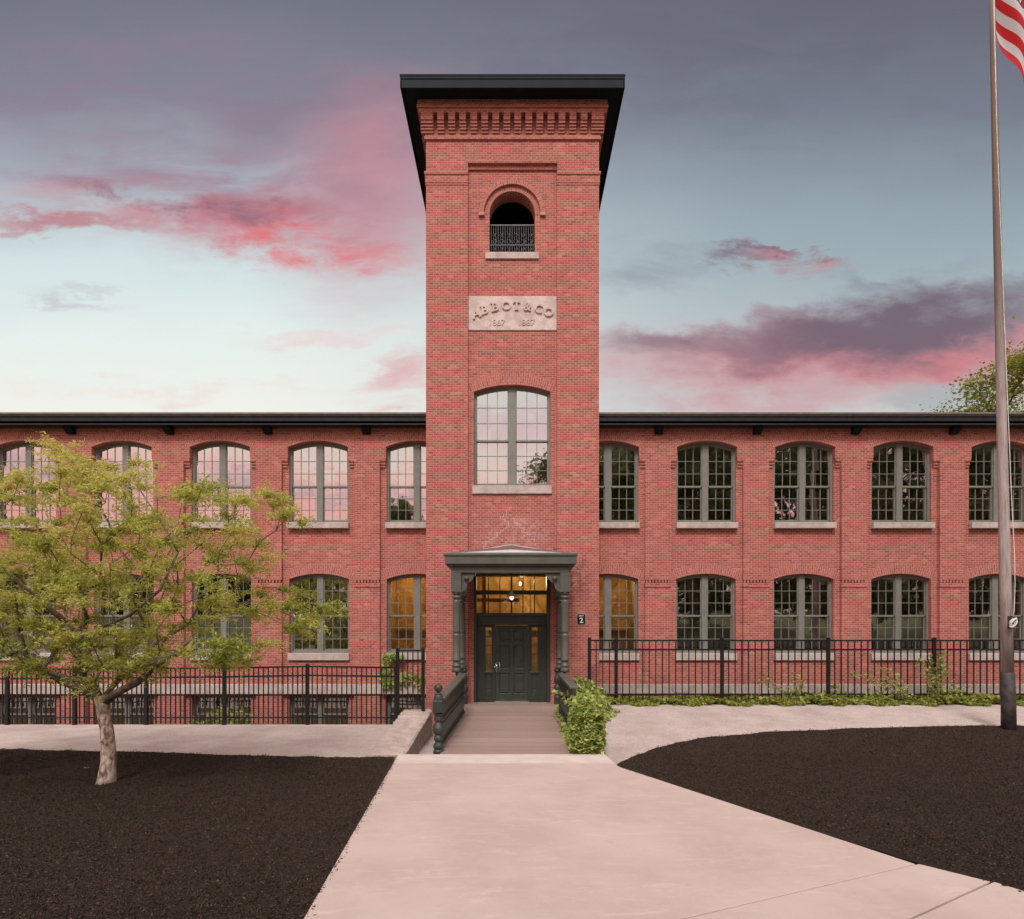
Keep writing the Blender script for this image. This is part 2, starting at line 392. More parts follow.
# ------------------------------------------------------------------ terrain
def g(x,y):
    if y<0: return -.46+min(1,(-y)/45)*5.2 - .0
    if y>17.5: return -.05
    if y<11.56: return -.46
    if x<-2.59: return -.46 if y<15.51 else -1.9
    if x<1.51: return -.70
    return -.46+.5*min(1,max(0,(y-11.56)/4.3))
def terrain():
    xs=sorted(set([-300,-120,-60,-35,-19,-16,-12,-8,-5,-2.6,-2.58,1.5,1.52,3,6,9,12,16,19,35,60,120,300]))
    ys=sorted(set([-300,-120,-70,-45,-35,-25,-15,-8,-3,0,3,6,9,11.55,11.57,12,13,14,15.5,15.52,15.86,17.45,17.55,25,50,120,500,900]))
    mb=MB(); vs=[(x,y,g(x,y)) for y in ys for x in xs]; n=len(xs)
    mb.add(vs,[(j*n+i,j*n+i+1,(j+1)*n+i+1,(j+1)*n+i) for j in range(len(ys)-1) for i in range(n-1)])
    tag(mb.build('ground',M['grass']),kind='structure')
terrain()
def overlay(name,mat,poly,dz,step=.5,noise=0.0,nscale=3.0):
    bm=bmesh.new(); vs=[bm.verts.new((x,y,0)) for x,y in poly]; bm.faces.new(vs)
    xs=[p[0] for p in poly]; ys=[p[1] for p in poly]
    for ax,lo,hi in ((0,min(xs),max(xs)),(1,min(ys),max(ys))):
        k=math.floor(lo/step)*step+step
        while k<hi:
            co=[0,0,0]; co[ax]=k; no=[0,0,0]; no[ax]=1
            bmesh.ops.bisect_plane(bm,geom=bm.verts[:]+bm.edges[:]+bm.faces[:],plane_co=co,plane_no=no); k+=step
    bmesh.ops.triangulate(bm,faces=bm.faces[:])
    from mathutils import noise as N
    for v in bm.verts:
        z=g(v.co.x,v.co.y)+dz
        if noise: z+=noise*(N.noise(Vector((v.co.x*nscale,v.co.y*nscale,0)))+.6*N.noise(Vector((v.co.x*.5,v.co.y*.5,3))))
        v.co.z=z
    bmesh.ops.recalc_face_normals(bm,faces=bm.faces[:])
    me=bpy.data.meshes.new(name); bm.to_mesh(me); bm.free(); me.materials.append(mat)
    me.polygons.foreach_set('use_smooth',[True]*len(me.polygons))
    ob=bpy.data.objects.new(name,me); COL.objects.link(ob); return tag(ob,kind='structure')
overlay('gravel_path',M['gravel'],[(-18,10.4),(-2.62,10.4),(-2.62,15.46),(-18,15.46)],.006,.3)
overlay('gravel_path',M['gravel'],[(1.62,10.2),(18.5,10.2),(18.5,15.85),(1.62,15.85)],.006,.3)
overlay('gravel_path',M['gravel'],[(-2.58,11.6),(1.49,11.6),(1.49,16.6),(-2.58,16.6)],.006,1.0)  # added gravel floor under and beside the ramp, bounces light onto the granite
ML=[(-16,3.2),(-1.62,3.2),(-1.69,4.88),(-2.22,10.8),(-2.24,11.30),(-2.8,11.25),(-5,11.45),(-7.4,11.85),(-10.3,12.1),(-16,12.15)]
MR=[(1.9,10.35),(5.86,2.95),(18,2.95),(18,13.6),(11.54,13.54),(9.62,13.5),(7.48,13.3),(5.35,12.97),(3.94,12.55),(2.75,11.8),(2.2,11.2),(1.88,10.62)]
from mathutils import noise as NZ
def mh(x,y):
    z=.026*(NZ.noise(Vector((x*3,y*3,0)))+.6*NZ.noise(Vector((x*.5,y*.5,3))))
    if y>10.6: z+=.05*min(1,(y-10.6)/.8)*(1 if x>0 else .3)
    return g(x,y)+.024+z
def mulchbed(poly):
    ob=overlay('mulch_bed',M['mulch'],poly,0,.16)
    for v in ob.data.vertices: v.co.z=mh(v.co.x,v.co.y)
mulchbed([(-16,3.2),(-1.56,3.2),(-1.63,4.88),(-2.12,10.8)]+ML[4:]); mulchbed([(1.80,10.35),(5.76,2.95)]+MR[2:-1]+[(1.80,10.62)])
def inpoly(x,y,poly):
    c=False; n=len(poly); j=n-1
    for i in range(n):
        xi,yi=poly[i]; xj,yj=poly[j]
        if (yi>y)!=(yj>y) and x<(xj-xi)*(y-yi)/(yj-yi)+xi: c=not c
        j=i
    return c
def chips(poly,n,seed,xr,yr,label):
    rs=np.random.RandomState(seed); P=[]
    while len(P)<n:
        y=yr[0]+(yr[1]-yr[0])*rs.rand()**1.35; x=rs.uniform(*xr)
        if abs(x)>y*.95+1: continue
        e=.05*math.sin(x*9)+.04*math.sin(x*23+y*3)
        if inpoly(x,y-max(0,e),poly): P.append((x,y,mh(x,y)+rs.uniform(.0,.014)))
    # a little spills past the edges on to the concrete and the stone dust
    for i in range(260):
        a=rs.rand()
        if poly is ML: yy=4.2+7*a; P.append((-2.23+(11.9-yy)*.077+abs(rs.normal(0,.03)),yy,-.417+rs.rand()*.004))
        else: yy=4.2+6.2*a; P.append((1.87+(10.45-yy)*.5335-abs(rs.normal(0,.035)),yy,-.417+rs.rand()*.004))
    for i in range(2500):
        k=(rs.randint(4,8) if poly is ML else rs.randint(3,9)); a=np.array(poly[k]); b=np.array(poly[k+1]); q=a+(b-a)*rs.rand(); yy=q[1]+abs(rs.normal(0,.05)); P.append((q[0],yy,g(q[0],yy)+.014))
    ob=leaf_object('mulch_chips',M['chips'],P,.031,None,.34,1.0,seed=seed)
    tag(ob,label,'mulch',kind='stuff')
chips(ML,85000,3,(-13,-1.6),(4.2,12.15),'loose dark bark chips on the mulch bed around the tree')
chips(MR,85000,4,(1.85,14),(4.2,13.6),'loose dark bark chips on the mulch bed beside the flagpole')

# concrete walk: slabs with tooled joints
def walk():
    mb=MB(); zt=-.42
    def slab(p): mb.prism_z(p,-.60,zt)
    def xr(y): return 1.87+(10.45-y)*.5335
    def xl(y): return -2.23+(11.9-y)*.0770
    # far curb band
    cb=MB(); cb.prism_z([(xl(11.5),11.55),(xl(10.75),10.75),(1.83,10.75),(1.78,11.55)],-.60,zt+.004); tag(cb.build('curb',M['curb'],bevel=.012),kind='structure')
    ja=lambda x: 4.876+(x-1.44)*.4357      # joint A line y(x)
    slab([(xl(10.735),10.735),(xl(4.0),4.0) ,(-1.62,ja(-1.62)),(1.44,ja(1.44)),(4.03,ja(4.03)),(xr(10.45),10.45),(1.82,10.735)])
    jb=lambda x: 4.876+(x-3.27)*.59
    e=.014
    slab([(-1.60,ja(-1.60)-e),(-1.45,-.6),(.0,-.6),(0.0,jb(0.0)+e*.6),(3.27,jb(3.27)+e*.6),(4.44,jb(4.44)+e*.6),(4.07,ja(4.07)-e)][:7])
    slab([(0.03,jb(0.03)-e),(0.03,-.6),(7.76,-.6),(4.47,jb(4.47)-e),(3.27,jb(3.27)-e)])
    slab([(-1.45,-.62),(7.8,-.62),(12,-6),(-1.2,-6)])
    ob=mb.build('walkway',M['concrete'],bevel=.007); tag(ob,kind='structure')
walk()

# ------------------------------------------------------------------ the mill
YW=17.27; YP=17.17; YT=16.67; YN=16.77      # wing recess, wing pilaster, tower corner and tower panel planes
XC=[2.761+0.0]+[5.570+2.809*k for k in range(5)]
HW=.86
mill=thing('mill_building','long two storey red brick mill with a tall central entrance tower','building',(0,17.0,0))
def arc(xc,hw,zs,zc,n=14,a0=None):
    h=zc-zs; Rr=(hw*hw+h*h)/(2*h); cz=zc-Rr; a=math.asin(min(1,hw/Rr)); 
    if h>=hw-1e-4: a=math.pi/2; Rr=hw; cz=zs
    return [(xc+Rr*math.sin(-a+2*a*i/n),cz+Rr*math.cos(-a+2*a*i/n)) for i in range(n+1)],Rr,cz,a
def opening(xc,hw,z0,zs,zc,n=14):
    return [(xc-hw,z0)]+arc(xc,hw,zs,zc,n)[0]+[(xc+hw,z0)]
def ring(mb,xc,hw,zs,zc,t,y,n=20,extra=0.0,proud=.004):
    p,Rr,cz,a=arc(xc,hw,zs,zc); a2=a+extra
    vs=[];uv=[]
    for i in range(n+1):
        th=-a2+2*a2*i/n
        for k,r in enumerate((Rr,Rr+t)):
            vs.append((xc+r*math.sin(th),y-proud,cz+r*math.cos(th))); uv.append((5+BW*2*k*(t/(BW*2)),8+RH*.5+ (Rr+t*.5)*(th+a2)))
    for i in range(n+1):
        th=-a2+2*a2*i/n
        for k,r in enumerate((Rr,Rr+t)):
            vs.append((xc+r*math.sin(th),y+.02,cz+r*math.cos(th))); uv.append((5+k*t,8+RH*.5+(Rr+t*.5)*(th+a2)))
    m=2*(n+1); fs=[]
    for i in range(n):
        q=2*i; fs+=[(q,q+1,q+3,q+2),(q+1,q+1+m,q+3+m,q+3),(q,q+2,q+2+m,q+m)]
    fs+=[(0,m,m+1,1),(2*n,2*n+1,2*n+1+m,2*n+m)]
    mb.uv=(mb.uv or [])+uv; mb.add(vs,fs)
UP=(5.10,7.27,7.45); LO=(1.36,3.50,3.655)
for sg,side in ((-1,'l'),(1,'r')):
    mb=MB(); holes=[]; zb=-1.95 if sg<0 else -.6
    x0,x1=2.36*sg,18.5*sg
    for xc in XC:
        X=xc*sg
        hw0=HW
        def clipo(o): return [(max(p[0],2.42) if sg>0 else min(p[0],-2.42),p[1]) for p in o]
        holes.append(clipo(opening(X,HW,*LO))); bigarc=arc(X,HW+.04,UP[1]+.03,UP[2]+.04)[0]; holes.append(clipo([(X-HW,UP[0]),(X-HW,6.962),(X-HW-.04,6.966)]+bigarc+[(X+HW+.04,6.966),(X+HW,6.962),(X+HW,UP[0])]))
        if sg<0: holes.append(clipo([(X-HW,-1.35),(X-HW,.155),(X+HW,.155),(X+HW,-1.35)]))
    outer=[(min(x0,x1),zb),(min(x0,x1),7.85),(max(x0,x1),7.85),(max(x0,x1),zb)]
    mb.sheet(outer,holes,YW,.33)
    # upper band, flush with the pilasters, notched by the upper windows
    xa,xb=min(x0,x1),max(x0,x1)
    path=[(xa,7.92),(xa,6.95)]
    for X in sorted(x*sg for x in XC):
        lo,hi=X-HW,X+HW
        if sg<0 and hi>-2.4: pts=[p for p in arc(X,HW,UP[1],UP[2])[0]]; pts=[(min(p[0],-2.4),p[1]) for p in pts]; path+=[(lo,6.95)]+pts+[(-2.4,6.95)]; continue
        if sg>0 and lo<2.4: pts=arc(X,HW,UP[1],UP[2])[0]; pts=[(max(p[0],2.4),p[1]) for p in pts]; path+=[(2.4,6.95)]+pts+[(hi,6.95)]; continue
        path+=[(lo,6.95)]+arc(X,HW,UP[1],UP[2])[0]+[(hi,6.95)]
    path+=[(xb,6.95),(xb,7.92)]
    mb.prism_y(path,YP,YP+.43,False)
    # pilasters with their little dentil bands, corbels beside the upper windows
    for k in range(6):
        c=(2.761+1.4045 if k==0 else 5.570+1.4045+2.809*(k-1))*sg
        a,b=c-.365,c+.365
        if k==5: b=a+.73; 
        mb.box(a,b,YP,YW+.01,3.47,6.952); mb.box(a-.012,b+.012,YP-.018,YW+.01,3.26,3.375); mb.box(a,b,YP+.006,YW+.01,zb,3.26)
        mb.box(a,b,YP+.075,YW+.01,3.375,3.47)
        nd=8
        for i in range(nd): mb.box(a+.73*(i+.12)/nd,a+.73*(i+.72)/nd,YP-.014,YP+.04,3.385,3.462)
        for dx in (-1,1):
            e=c+dx*.365
            mb.box(e,e+dx*.17,YP+.004,YW+.01,6.86,6.955); mb.box(e,e+dx*.16,YP+.035,YW+.01,6.78,6.86); mb.box(e,e+dx*.15,YP+.065,YW+.01,6.70,6.78)
    mb.box(xa,xb,YP-.02,YP+.05,7.70,7.775)
    # gable end and back
    mb.box(x1-.01*sg,x1+.3*sg,YP,YP+12,zb,7.9); mb.box(x0,x1,YP+11.7,YP+12,zb,7.9)
    wall=mb.build('wall',M['brick'],mill)
    # arches as sub-parts
    for X in [x*sg for x in XC]:
        for (zs,zc,y,t,ex) in ((UP[1],UP[2],YP,.29,.03),(LO[1],LO[2],YW,.275,.06)):
            if abs(X)<3:
                r=MB(); p,Rr,cz,a=arc(X,HW,zs,zc)
                # only the half beyond the tower corner
                full=MB(); ring(full,X,HW,zs,zc,t,y,20,ex)
                keep=[f for f in full.f if all(abs(full.v[i][0])>2.40 for i in f)]
                used=sorted(set(i for f in keep for i in f)); mp={o_:n_ for n_,o_ in enumerate(used)}; full.v=[full.v[i] for i in used]; full.uv=[full.uv[i] for i in used]; full.f=[tuple(mp[i] for i in f) for f in keep]; full.mi=[0]*len(keep); full.build('window_arch',M['arch'],wall)
            else:
                r=MB(); ring(r,X,HW,zs,zc,t,y,20,ex); r.build('window_arch',M['arch'],wall)
    # granite water table in long blocks
    mb=MB(); x=2.42
    while x<18.4:
        w=min(rnd(1.7,2.5),18.5-x); mb.box(x*sg,(x+w-.008)*sg,YP-.05+rnd(-.006,.006),YW+.02,.20,.475); x+=w
    mb.build('water_table',M['granite'],mill,bevel=.012)
    # eaves
    mb=MB(); mb.box(x0,x1,16.86,YP+.05,7.82,7.90)
    mb.box(x0,x1,16.86,16.90,7.80,8.02); mb.box(x0,x1,16.84,16.86,7.79,7.83)
    mb.build('fascia',M['eaves'],mill)
    mb=MB(); mb.prism_x([(16.78,8.12),(16.78,8.08),(16.84,8.03),(16.90,8.03),(16.90,8.12)],x0,x1); mb.build('gutter',M['gutter'],mill)
    mb=MB(); mb.prism_x([(16.90,8.03),(16.90,8.10),(23.2,9.0),(29.3,8.1),(29.3,7.9),(17.2,7.9)],x0,x1); mb.build('roof',M['roofing'],mill)
    for k in range(6):
        c=(2.761+1.4045 if k==0 else 5.570+1.4045+2.809*(k-1))*sg
        mb=MB(); mb.prism_x([(16.93,7.80),(YP+.02,7.80),(YP+.02,7.62),(17.08,7.63),(16.95,7.72)],c-.11,c+.11); mb.build('eaves_bracket',M['cornice'],mill)

# ------------------------------------------------------------------ windows
def window(xc,y,hw,z0,zs,zc,bars_top,zm,bars_bot,mull,glassmat,cols=3,name='window',mat=None,clip=None,cut=None):
    """frame > sash, glass.  bars_* heights of glazing bars; zm meeting rail"""
    fr=MB(); sa=MB(); gl=MB(); f=.055; flat=(zc-zs)<.02
    def top(x,inset=0.0):
        if flat: return zs-inset
        h=zc-zs; Rr=(hw*hw+h*h)/(2*h); cz=zc-Rr
        dx=max(-hw,min(hw,x-xc)); return cz+math.sqrt(max(0,Rr*Rr-dx*dx))-inset
    def arcbar(m,xa,xb,ia,ib,ya,yb,n=8):
        pts=[(xa+(xb-xa)*i/n,top(xa+(xb-xa)*i/n,ia)) for i in range(n+1)]+[(xb+(xa-xb)*i/n,top(xb+(xa-xb)*i/n,ib)) for i in range(n+1)]
        m.prism_y(pts,ya,yb)
    # brickmould, head, bottom, mullion
    for s_ in (-1,1): fr.prism_y([(xc+s_*hw,z0),(xc+s_*(hw-f),z0),(xc+s_*(hw-f),top(xc+s_*(hw-f),.01)),(xc+s_*hw,top(xc+s_*hw,.0))],y-.03,y+.10)
    arcbar(fr,xc-hw+f,xc+hw-f,.0,f,y-.028,y+.10,16)
    fr.box(xc-hw+f,xc+hw-f,y-.02,y+.10,z0,z0+.07)
    if mull: fr.prism_y([(xc-mull/2,z0+.07),(xc+mull/2,z0+.07),(xc+mull/2,top(xc,f)),(xc-mull/2,top(xc,f))],y-.022,y+.10)
    spans=[(xc-hw+f,xc-mull/2),(xc+mull/2,xc+hw-f)] if mull else [(xc-hw+f,xc+hw-f)]
    st=.028; br=.016
    for xa,xb in spans:
        # upper sash (outer plane)
        ya,yb=y+.01,y+.045
        zt=lambda x: top(x,f)
        sa.prism_y([(xa,zm),(xa+st,zm),(xa+st,zt(xa+st)),(xa,zt(xa))],ya,yb); sa.prism_y([(xb,zm),(xb,zt(xb)),(xb-st,zt(xb-st)),(xb-st,zm)],ya,yb)
        arcbar(sa,xa+st,xb-st,f,f+.04,ya,yb); sa.box(xa+st,xb-st,ya,yb,zm-.02,zm+.03)
        for i in range(1,cols):
            x=xa+st+(xb-xa-2*st)*i/cols; sa.box(x-br/2,x+br/2,ya+.005,yb-.005,zm+.03,zt(x)-.035)
        for zb_ in bars_top: sa.box(xa+st,xb-st,ya+.007,yb-.007,zb_-br/2,zb_+br/2)
        n=6; pts=[(xa+.01,zm),(xb-.01,zm)]+[(xb-.01+(xa-xb+.02)*i/n,zt(xb-.01+(xa-xb+.02)*i/n)-.01) for i in range(n+1)]
        tri=tessellate_polygon([[Vector((p[0],p[1],0)) for p in pts]]); gl.add([(p[0],ya+.018,p[1]) for p in pts],[tuple(t_) for t_ in tri])
        # lower sash (inner plane)
        ya,yb=y+.05,y+.085
        if bars_bot is not None:
            lift=0
            sa.box(xa,xa+st,ya,yb,z0+.07,zm); sa.box(xb-st,xb,ya,yb,z0+.07,zm); sa.box(xa+st,xb-st,ya,yb,z0+.07,z0+.125); sa.box(xa+st,xb-st,ya,yb,zm-.03,zm+.02)
            for i in range(1,cols):
                x=xa+st+(xb-xa-2*st)*i/cols; sa.box(x-br/2,x+br/2,ya+.005,yb-.005,z0+.125,zm-.03)
            for zb_ in bars_bot: sa.box(xa+st,xb-st,ya+.007,yb-.007,zb_-br/2,zb_+br/2)
            gl.add([(xa+.01,ya+.018,z0+.08),(xb-.01,ya+.018,z0+.08),(xb-.01,ya+.018,zm),(xa+.01,ya+.018,zm)],[(0,1,2,3)])
    F=fr.build(name,mat or M['frame'],mill); sa.build('sash',M['sash'],F); gl.open=True; G=gl.build('glass',glassmat,F)
    return F
def zz(y,s): return CAMZ+(636-y)/s
def sill(parent,xc,hw,z1,h,y,name='sill',cut=None):
    mb=MB(); a,b=xc-hw,xc+hw
    if cut is not None: a=max(a,cut) if xc>0 else a; b=min(b,-cut) if xc<0 else b
    n=5; 
    mb.box(a,b,y-.055,y+.22,z1-h,z1)
    return mb.build('sill',M['granite'],parent,bevel=.012)
upm=lambda X: window(X,YP+.20,HW,UP[0],UP[1],UP[2],[zz(461,34.6),zz(473.5,34.6)],zz(486.5,34.6),[zz(498,34.6),zz(509.5,34.6)],.17,M['glass'])
lom=lambda X: window(X,YW+.15,HW,LO[0],LO[1],LO[2],[zz(591,34.4),zz(603,34.4)],zz(616,34.4),[zz(627.6,34.4),zz(639,34.4)],.17,M['glass_low'])
u0=upm(XC[1]); sill(u0,XC[1],HW+.02,UP[0]+.005,.165,YP)
l0=lom(XC[1]); sill(l0,XC[1],HW+.02,LO[0]+.005,.205,YW-.02)
for sg in (-1,1):
    for i,xc in enumerate(XC):
        if i==0:
            # beside the tower: the tower hides the inner part, the frame dies into it
            for mk,z1,h,yy in ((upm,UP[0]+.005,.165,YP),(lom,LO[0]+.005,.205,YW-.02)):
                W=mk(xc*sg); sill(W,xc*sg,HW+.02,z1,h,yy,cut=2.41)
                if mk is lom: 
                    for ch in W.children:
                        if ch.name.startswith('glass'): ch.data.materials[0]=M['glass_lit2'] if 'glass_lit2' in M else M['glass_lit']
        elif not (sg>0 and i==1):
            dup(u0,xc*sg-XC[1]); dup(l0,xc*sg-XC[1])
# basement windows with pale curtains (left wing)
bw=window(-XC[1],YW+.17,HW,-1.35,.155,.16,[],-.42,[-.85],.13,M['glass_low'])
cm=MB()
for a,b in ((-.76,-.10),(.10,.76)):
    n=26; vs=[]
    for i in range(n+1):
        x=-XC[1]+a+(b-a)*i/n; vs+=[(x,YW+.36+.02*math.sin(i*1.3),-1.3),(x,YW+.36+.02*math.sin(i*1.3),.14)]
    cm.add(vs,[(2*i,2*i+2,2*i+3,2*i+1) for i in range(n)])
cm.open=True; cm.build('curtain',M['curtain'],bw)
for i,xc in enumerate(XC):
    if i!=1: dup(bw,-xc+XC[1])
# window in the tower
tw=window(-.01,YN+.16,1.07,6.05,8.69,8.885,[zz(408,35.4),zz(423.6,35.4)],zz(441.2,35.4),[zz(455.9,35.4),zz(470.3,35.4)],.205,M['glass'])
sill(tw,-.01,1.11,6.055,.23,YN)

# ------------------------------------------------------------------ tower
TX=2.403
mb=MB()
DO=(-1.085,1.065,0.0,3.60)
h_door=[(DO[0],-.1),(DO[0],DO[3]),(DO[1],DO[3]),(DO[1],-.1)]
h_win=opening(-.01,1.07,6.05,8.69,8.885)
h_arch=opening(-.01,.635,zz(253,35.78),zz(214,35.78),zz(191.3,35.78),24)
mb.sheet([(-1.30,-.9),(-1.30,15.12),(1.30,15.12),(1.30,-.9)],[h_door,h_win,h_arch],YN,.42)
for s_ in (-1,1):
    mb.box(s_*1.236,s_*TX,YT,YN+.02,-.9,15.08)
    for z0,z1,p in ((zz(185,36),zz(183,36),.012),(zz(183,36),zz(175,36),.022),(zz(175,36),zz(172,36),.045)):
        mb.box(s_*1.236,s_*(TX+p),YT-p,YN+.01,z0,z1)
mb.box(-TX,TX,YT+.001,YN+.02,15.08,16.72)
mb.box(-1.24,1.24,YT+.05,YN+.01,zz(168,36),zz(163.5,36)); mb.box(-1.24,1.24,YT-.03,YN+.01,zz(163.5,36),zz(160,36)); 
# side and back walls (hollow)
for s_ in (-1,1): mb.add([(s_*TX,YT+.001,-.9),(s_*TX,21.5,-.9),(s_*TX,21.5,16.72),(s_*TX,YT+.001,16.72)],[(0,1,2,3)])
mb.add([(-TX,21.5,-.9),(TX,21.5,-.9),(TX,21.5,16.72),(-TX,21.5,16.72)],[(0,1,2,3)])
def band(z0,z1,p):
    mb.box(-TX-p,TX+p,YT-p,YT+.01,z0,z1)
    for s_ in (-1,1): mb.box(s_*(TX-.01),s_*(TX+p),YT+.0105,21.5+p,z0,z1)
band(zz(139,36.1),zz(136,36.1),.05)
band(zz(136,36.1),zz(131.5,36.2),.02)
# corbel table: brackets between dark slots, each stepping out
z_b=zz(131.5,36.2); z_t=zz(112,36.4)
def bracket(a,b,face):
    for i,(f0,f1,p) in enumerate(((0,.14,.055),(.14,.28,.09),(.28,.42,.12),(.42,.58,.155),(.58,1.0,.185))):
        za=z_b+(z_t-z_b)*f0; zc_=z_b+(z_t-z_b)*f1
        if face=='f': mb.box(a,b,YT-p,YT+.02,za,zc_)
        else: mb.box(face*(TX-.02),face*(TX+p),a,b,za,zc_)
sp=.3035
for i in range(16):
    a=-2.13+sp*(i-1)+.06; b=a+sp-.12
    if i==0: a=-TX-.12
    if i==15: b=TX+.12
    bracket(a,b,'f')
for s_ in (-1,1):
    for i in range(16): bracket(YT+.1+sp*i+.06,YT+.1+sp*(i+1)-.06,s_)
band(z_t,zz(108,36.4),.185); band(zz(108,36.4),zz(105,36.4),.225); band(zz(105,36.4),16.60,.205)
tower=mb.build('tower_wall',M['brick'],mill)
# arches over the tower window and belfry opening
r=MB(); ring(r,-.01,1.07,8.69,8.885,.33,YN,20,.02); r.build('window_arch',M['arch'],tower)
r=MB(); ring(r,-.01,.635,zz(214,35.78),zz(191.3,35.78),.13,YN,28,0,.006); r.build('belfry_arch',M['arch'],tower)
r=MB(); ring(r,-.01,.79,zz(214,35.78),zz(214,35.78)+.79,.125,YN,28,0,.075); 
for s_ in (-1,1): 
    n=len(r.v); r.box(-.01+s_*.775,-.01+s_*.93,YN-.078,YN+.01,zz(214,35.78)-.07,zz(214,35.78)-.002); r.uv+=[(5,8)]*8
r.build('hood_mould',M['arch'],tower)
mb=MB(); mb.box(-.76,.74,YN-.05,YN+.36,zz(259.5,35.78),zz(253,35.78)+.005); mb.build('belfry_sill',M['granite'],mill,bevel=.01)
# dark belfry room
mb=MB(); mb.box(-2.2,2.2,17.3,21.3,10.9,16.4); 
bm_=mb.build('belfry_room',M['dark'],mill)
bm=bmesh.new(); bm.from_mesh(bm_.data); bm.faces.ensure_lookup_table()
for f in [f for f in bm.faces if abs(f.calc_center_median().y-(17.3-17.0))<.01]: bm.faces.remove(f)
bm.to_mesh(bm_.data); bm.free()
# belfry railing: wrought iron with scrolls
mb=MB(); z0=zz(252.5,35.6); z1=zz(224.5,35.4); y=YN+.20
mb.box(-.64,.62,y-.02,y+.02,z1-.03,z1); mb.box(-.64,.62,y-.012,y+.012,z0+.03,z0+.055); mb.box(-.64,.62,y-.012,y+.012,z0+.27,z0+.29)
for i in range(19): x=-.60+i*.0655; mb.box(x-.006,x+.006,y-.006,y+.006,z0,z1-.03)
for i in range(6):
    cx=-.52+i*.205
    for k,(rr,zc) in enumerate(((.075,z0+.36),(.05,z0+.55),(.045,z0+.15))):
        pts=[(cx+rr*(1-t*.45/6.28)*math.cos(t*(-1)**i),y-.012,zc+rr*(1-t*.45/6.28)*math.sin(t)) for t in np.linspace(0,7.2,16)]
        mb.tube(pts,.009,5)
mb.build('belfry_railing',M['railiron'],mill)
# cornice
mb=MB(); o=.615
def slab(p,z0,z1,m=mb): m.box(-TX-p,TX+p,YT-p,21.5+p,z0,z1)
slab(o-.06,16.60,16.70); slab(o-.03,16.56,16.62)
mb=MB()
slab=lambda p,z0,z1: mb.box(-TX-p,TX+p,YT-p,21.5+p,z0,z1)
slab(o-.05,16.585,16.72); slab(o-.02,16.72,16.78); slab(o-.005,16.78,16.85); slab(o+.004,16.85,16.90)
for s_ in (-1,1):   # fascia lip under the soffit edge
    mb.box(s_*(TX+o-.05),s_*(TX+o-.01),YT-o+.01,21.5+o,16.54,16.74)
mb.box(-TX-o+.01,TX+o-.01,YT-o+.01,YT-o+.05,16.54,16.74)
cor=mb.build('cornice',M['cornice'],mill,bevel=.006)
mb=MB(); z=16.9; p=o-.05
mb.add([(-TX-p,YT-p,z),(TX+p,YT-p,z),(TX+p,21.5+p,z),(-TX-p,21.5+p,z),(0,19.1,17.9)],[(0,1,4),(1,2,4),(2,3,4),(3,0,4)]); mb.build('tower_roof',M['roofing'],mill)
# name stone with raised letters
mb=MB(); pz0,pz1=zz(330.5,35.8),zz(296.5,35.8); mb.box(-1.233,1.233,YN-.03,YN+.01,pz0,pz1); plq=mb.build('name_stone',M['plaque'],mill,bevel=.006)
def text_mesh(txt,size,extr,offs=0.0):
    cu=bpy.data.curves.new('t','FONT'); cu.body=txt; cu.size=size; cu.extrude=extr; cu.offset=offs; cu.align_x='CENTER'; cu.align_y='CENTER'; cu.resolution_u=4
    ob=bpy.data.objects.new('t',cu); COL.objects.link(ob); dg=bpy.context.evaluated_depsgraph_get(); dg.update()
    me=bpy.data.meshes.new_from_object(ob.evaluated_get(dg)); bpy.data.objects.remove(ob); bpy.data.curves.remove(cu); return me
def put_text(txts,name,mat,parent,y):
    """txts: (string, x, z, size, angle, extrude, offset) ; one mesh"""
    allv=[];allf=[]
    for (s_,x,z,size,ang,ex,of) in txts:
        me=text_mesh(s_,size,ex,of); b=len(allv)
        zs_=[v.co.y for v in me.vertices]; xs_=[v.co.x for v in me.vertices]; cz=(min(zs_)+max(zs_))/2; cx=(min(xs_)+max(xs_))/2
        for v in me.vertices:
            u,w=v.co.x-cx,v.co.y-cz; ca,sa_=math.cos(ang),math.sin(ang)
            allv.append((x+u*ca-w*sa_,y-v.co.z,z+u*sa_+w*ca))
        allf+=[tuple(i+b for i in p.vertices) for p in me.polygons]; bpy.data.meshes.remove(me)
    m=MB(); m.v=allv; m.f=allf; m.mi=[0]*len(allf); return m.build(name,mat,parent)
L=[('A',475.9,314.4,19),('B',484.8,310.4,14),('B',495.4,307.6,8),('O',506.4,306.4,3),('T',516.6,306.3,0),('&',527.4,307.4,-5),('C',538.6,309.5,-11),('O',548.6,312.8,-17)]
put_text([(c,(px-512.5)/35.8,zz(py,35.8),.335,R(a),.028,.006) for c,px,py,a in L],'lettering',M['letters'],plq,YN-.045)
put_text([('1867',(497.4-512.5)/35.8,zz(322.8,35.8),.24,0,.012,.002),('1887',(526.9-512.5)/35.8,zz(322.8,35.8),.24,0,.012,.002)],'date_lettering',M['letters'],plq,YN-.036)
# slab serifs
mb=MB()
for c,px,py,a in L:
    if c in 'ABT':
        x=(px-512.5)/35.8; z=zz(py,35.8); ca,sa_=math.cos(R(a)),math.sin(R(a))
        feet={'A':[(-.095,-.112,.035),(.095,-.112,.035)],'B':[(-.09,-.112,.03),(-.09,.112,.03)],'T':[(0,-.112,.05),(-.09,.09,.012),(.09,.09,.012)]}[c]
        for fx,fz,hw_ in feet:
            hh=.016 if hw_>.02 else .035
            mb.prism_y([(x+(fx+u)*ca-(fz+w)*sa_,z+(fx+u)*sa_+(fz+w)*ca) for u,w in ((-hw_,-hh),(hw_,-hh),(hw_,hh),(-hw_,hh))],YN-.072,YN-.02)
mb.build('letter_serifs',M['letters'],plq)
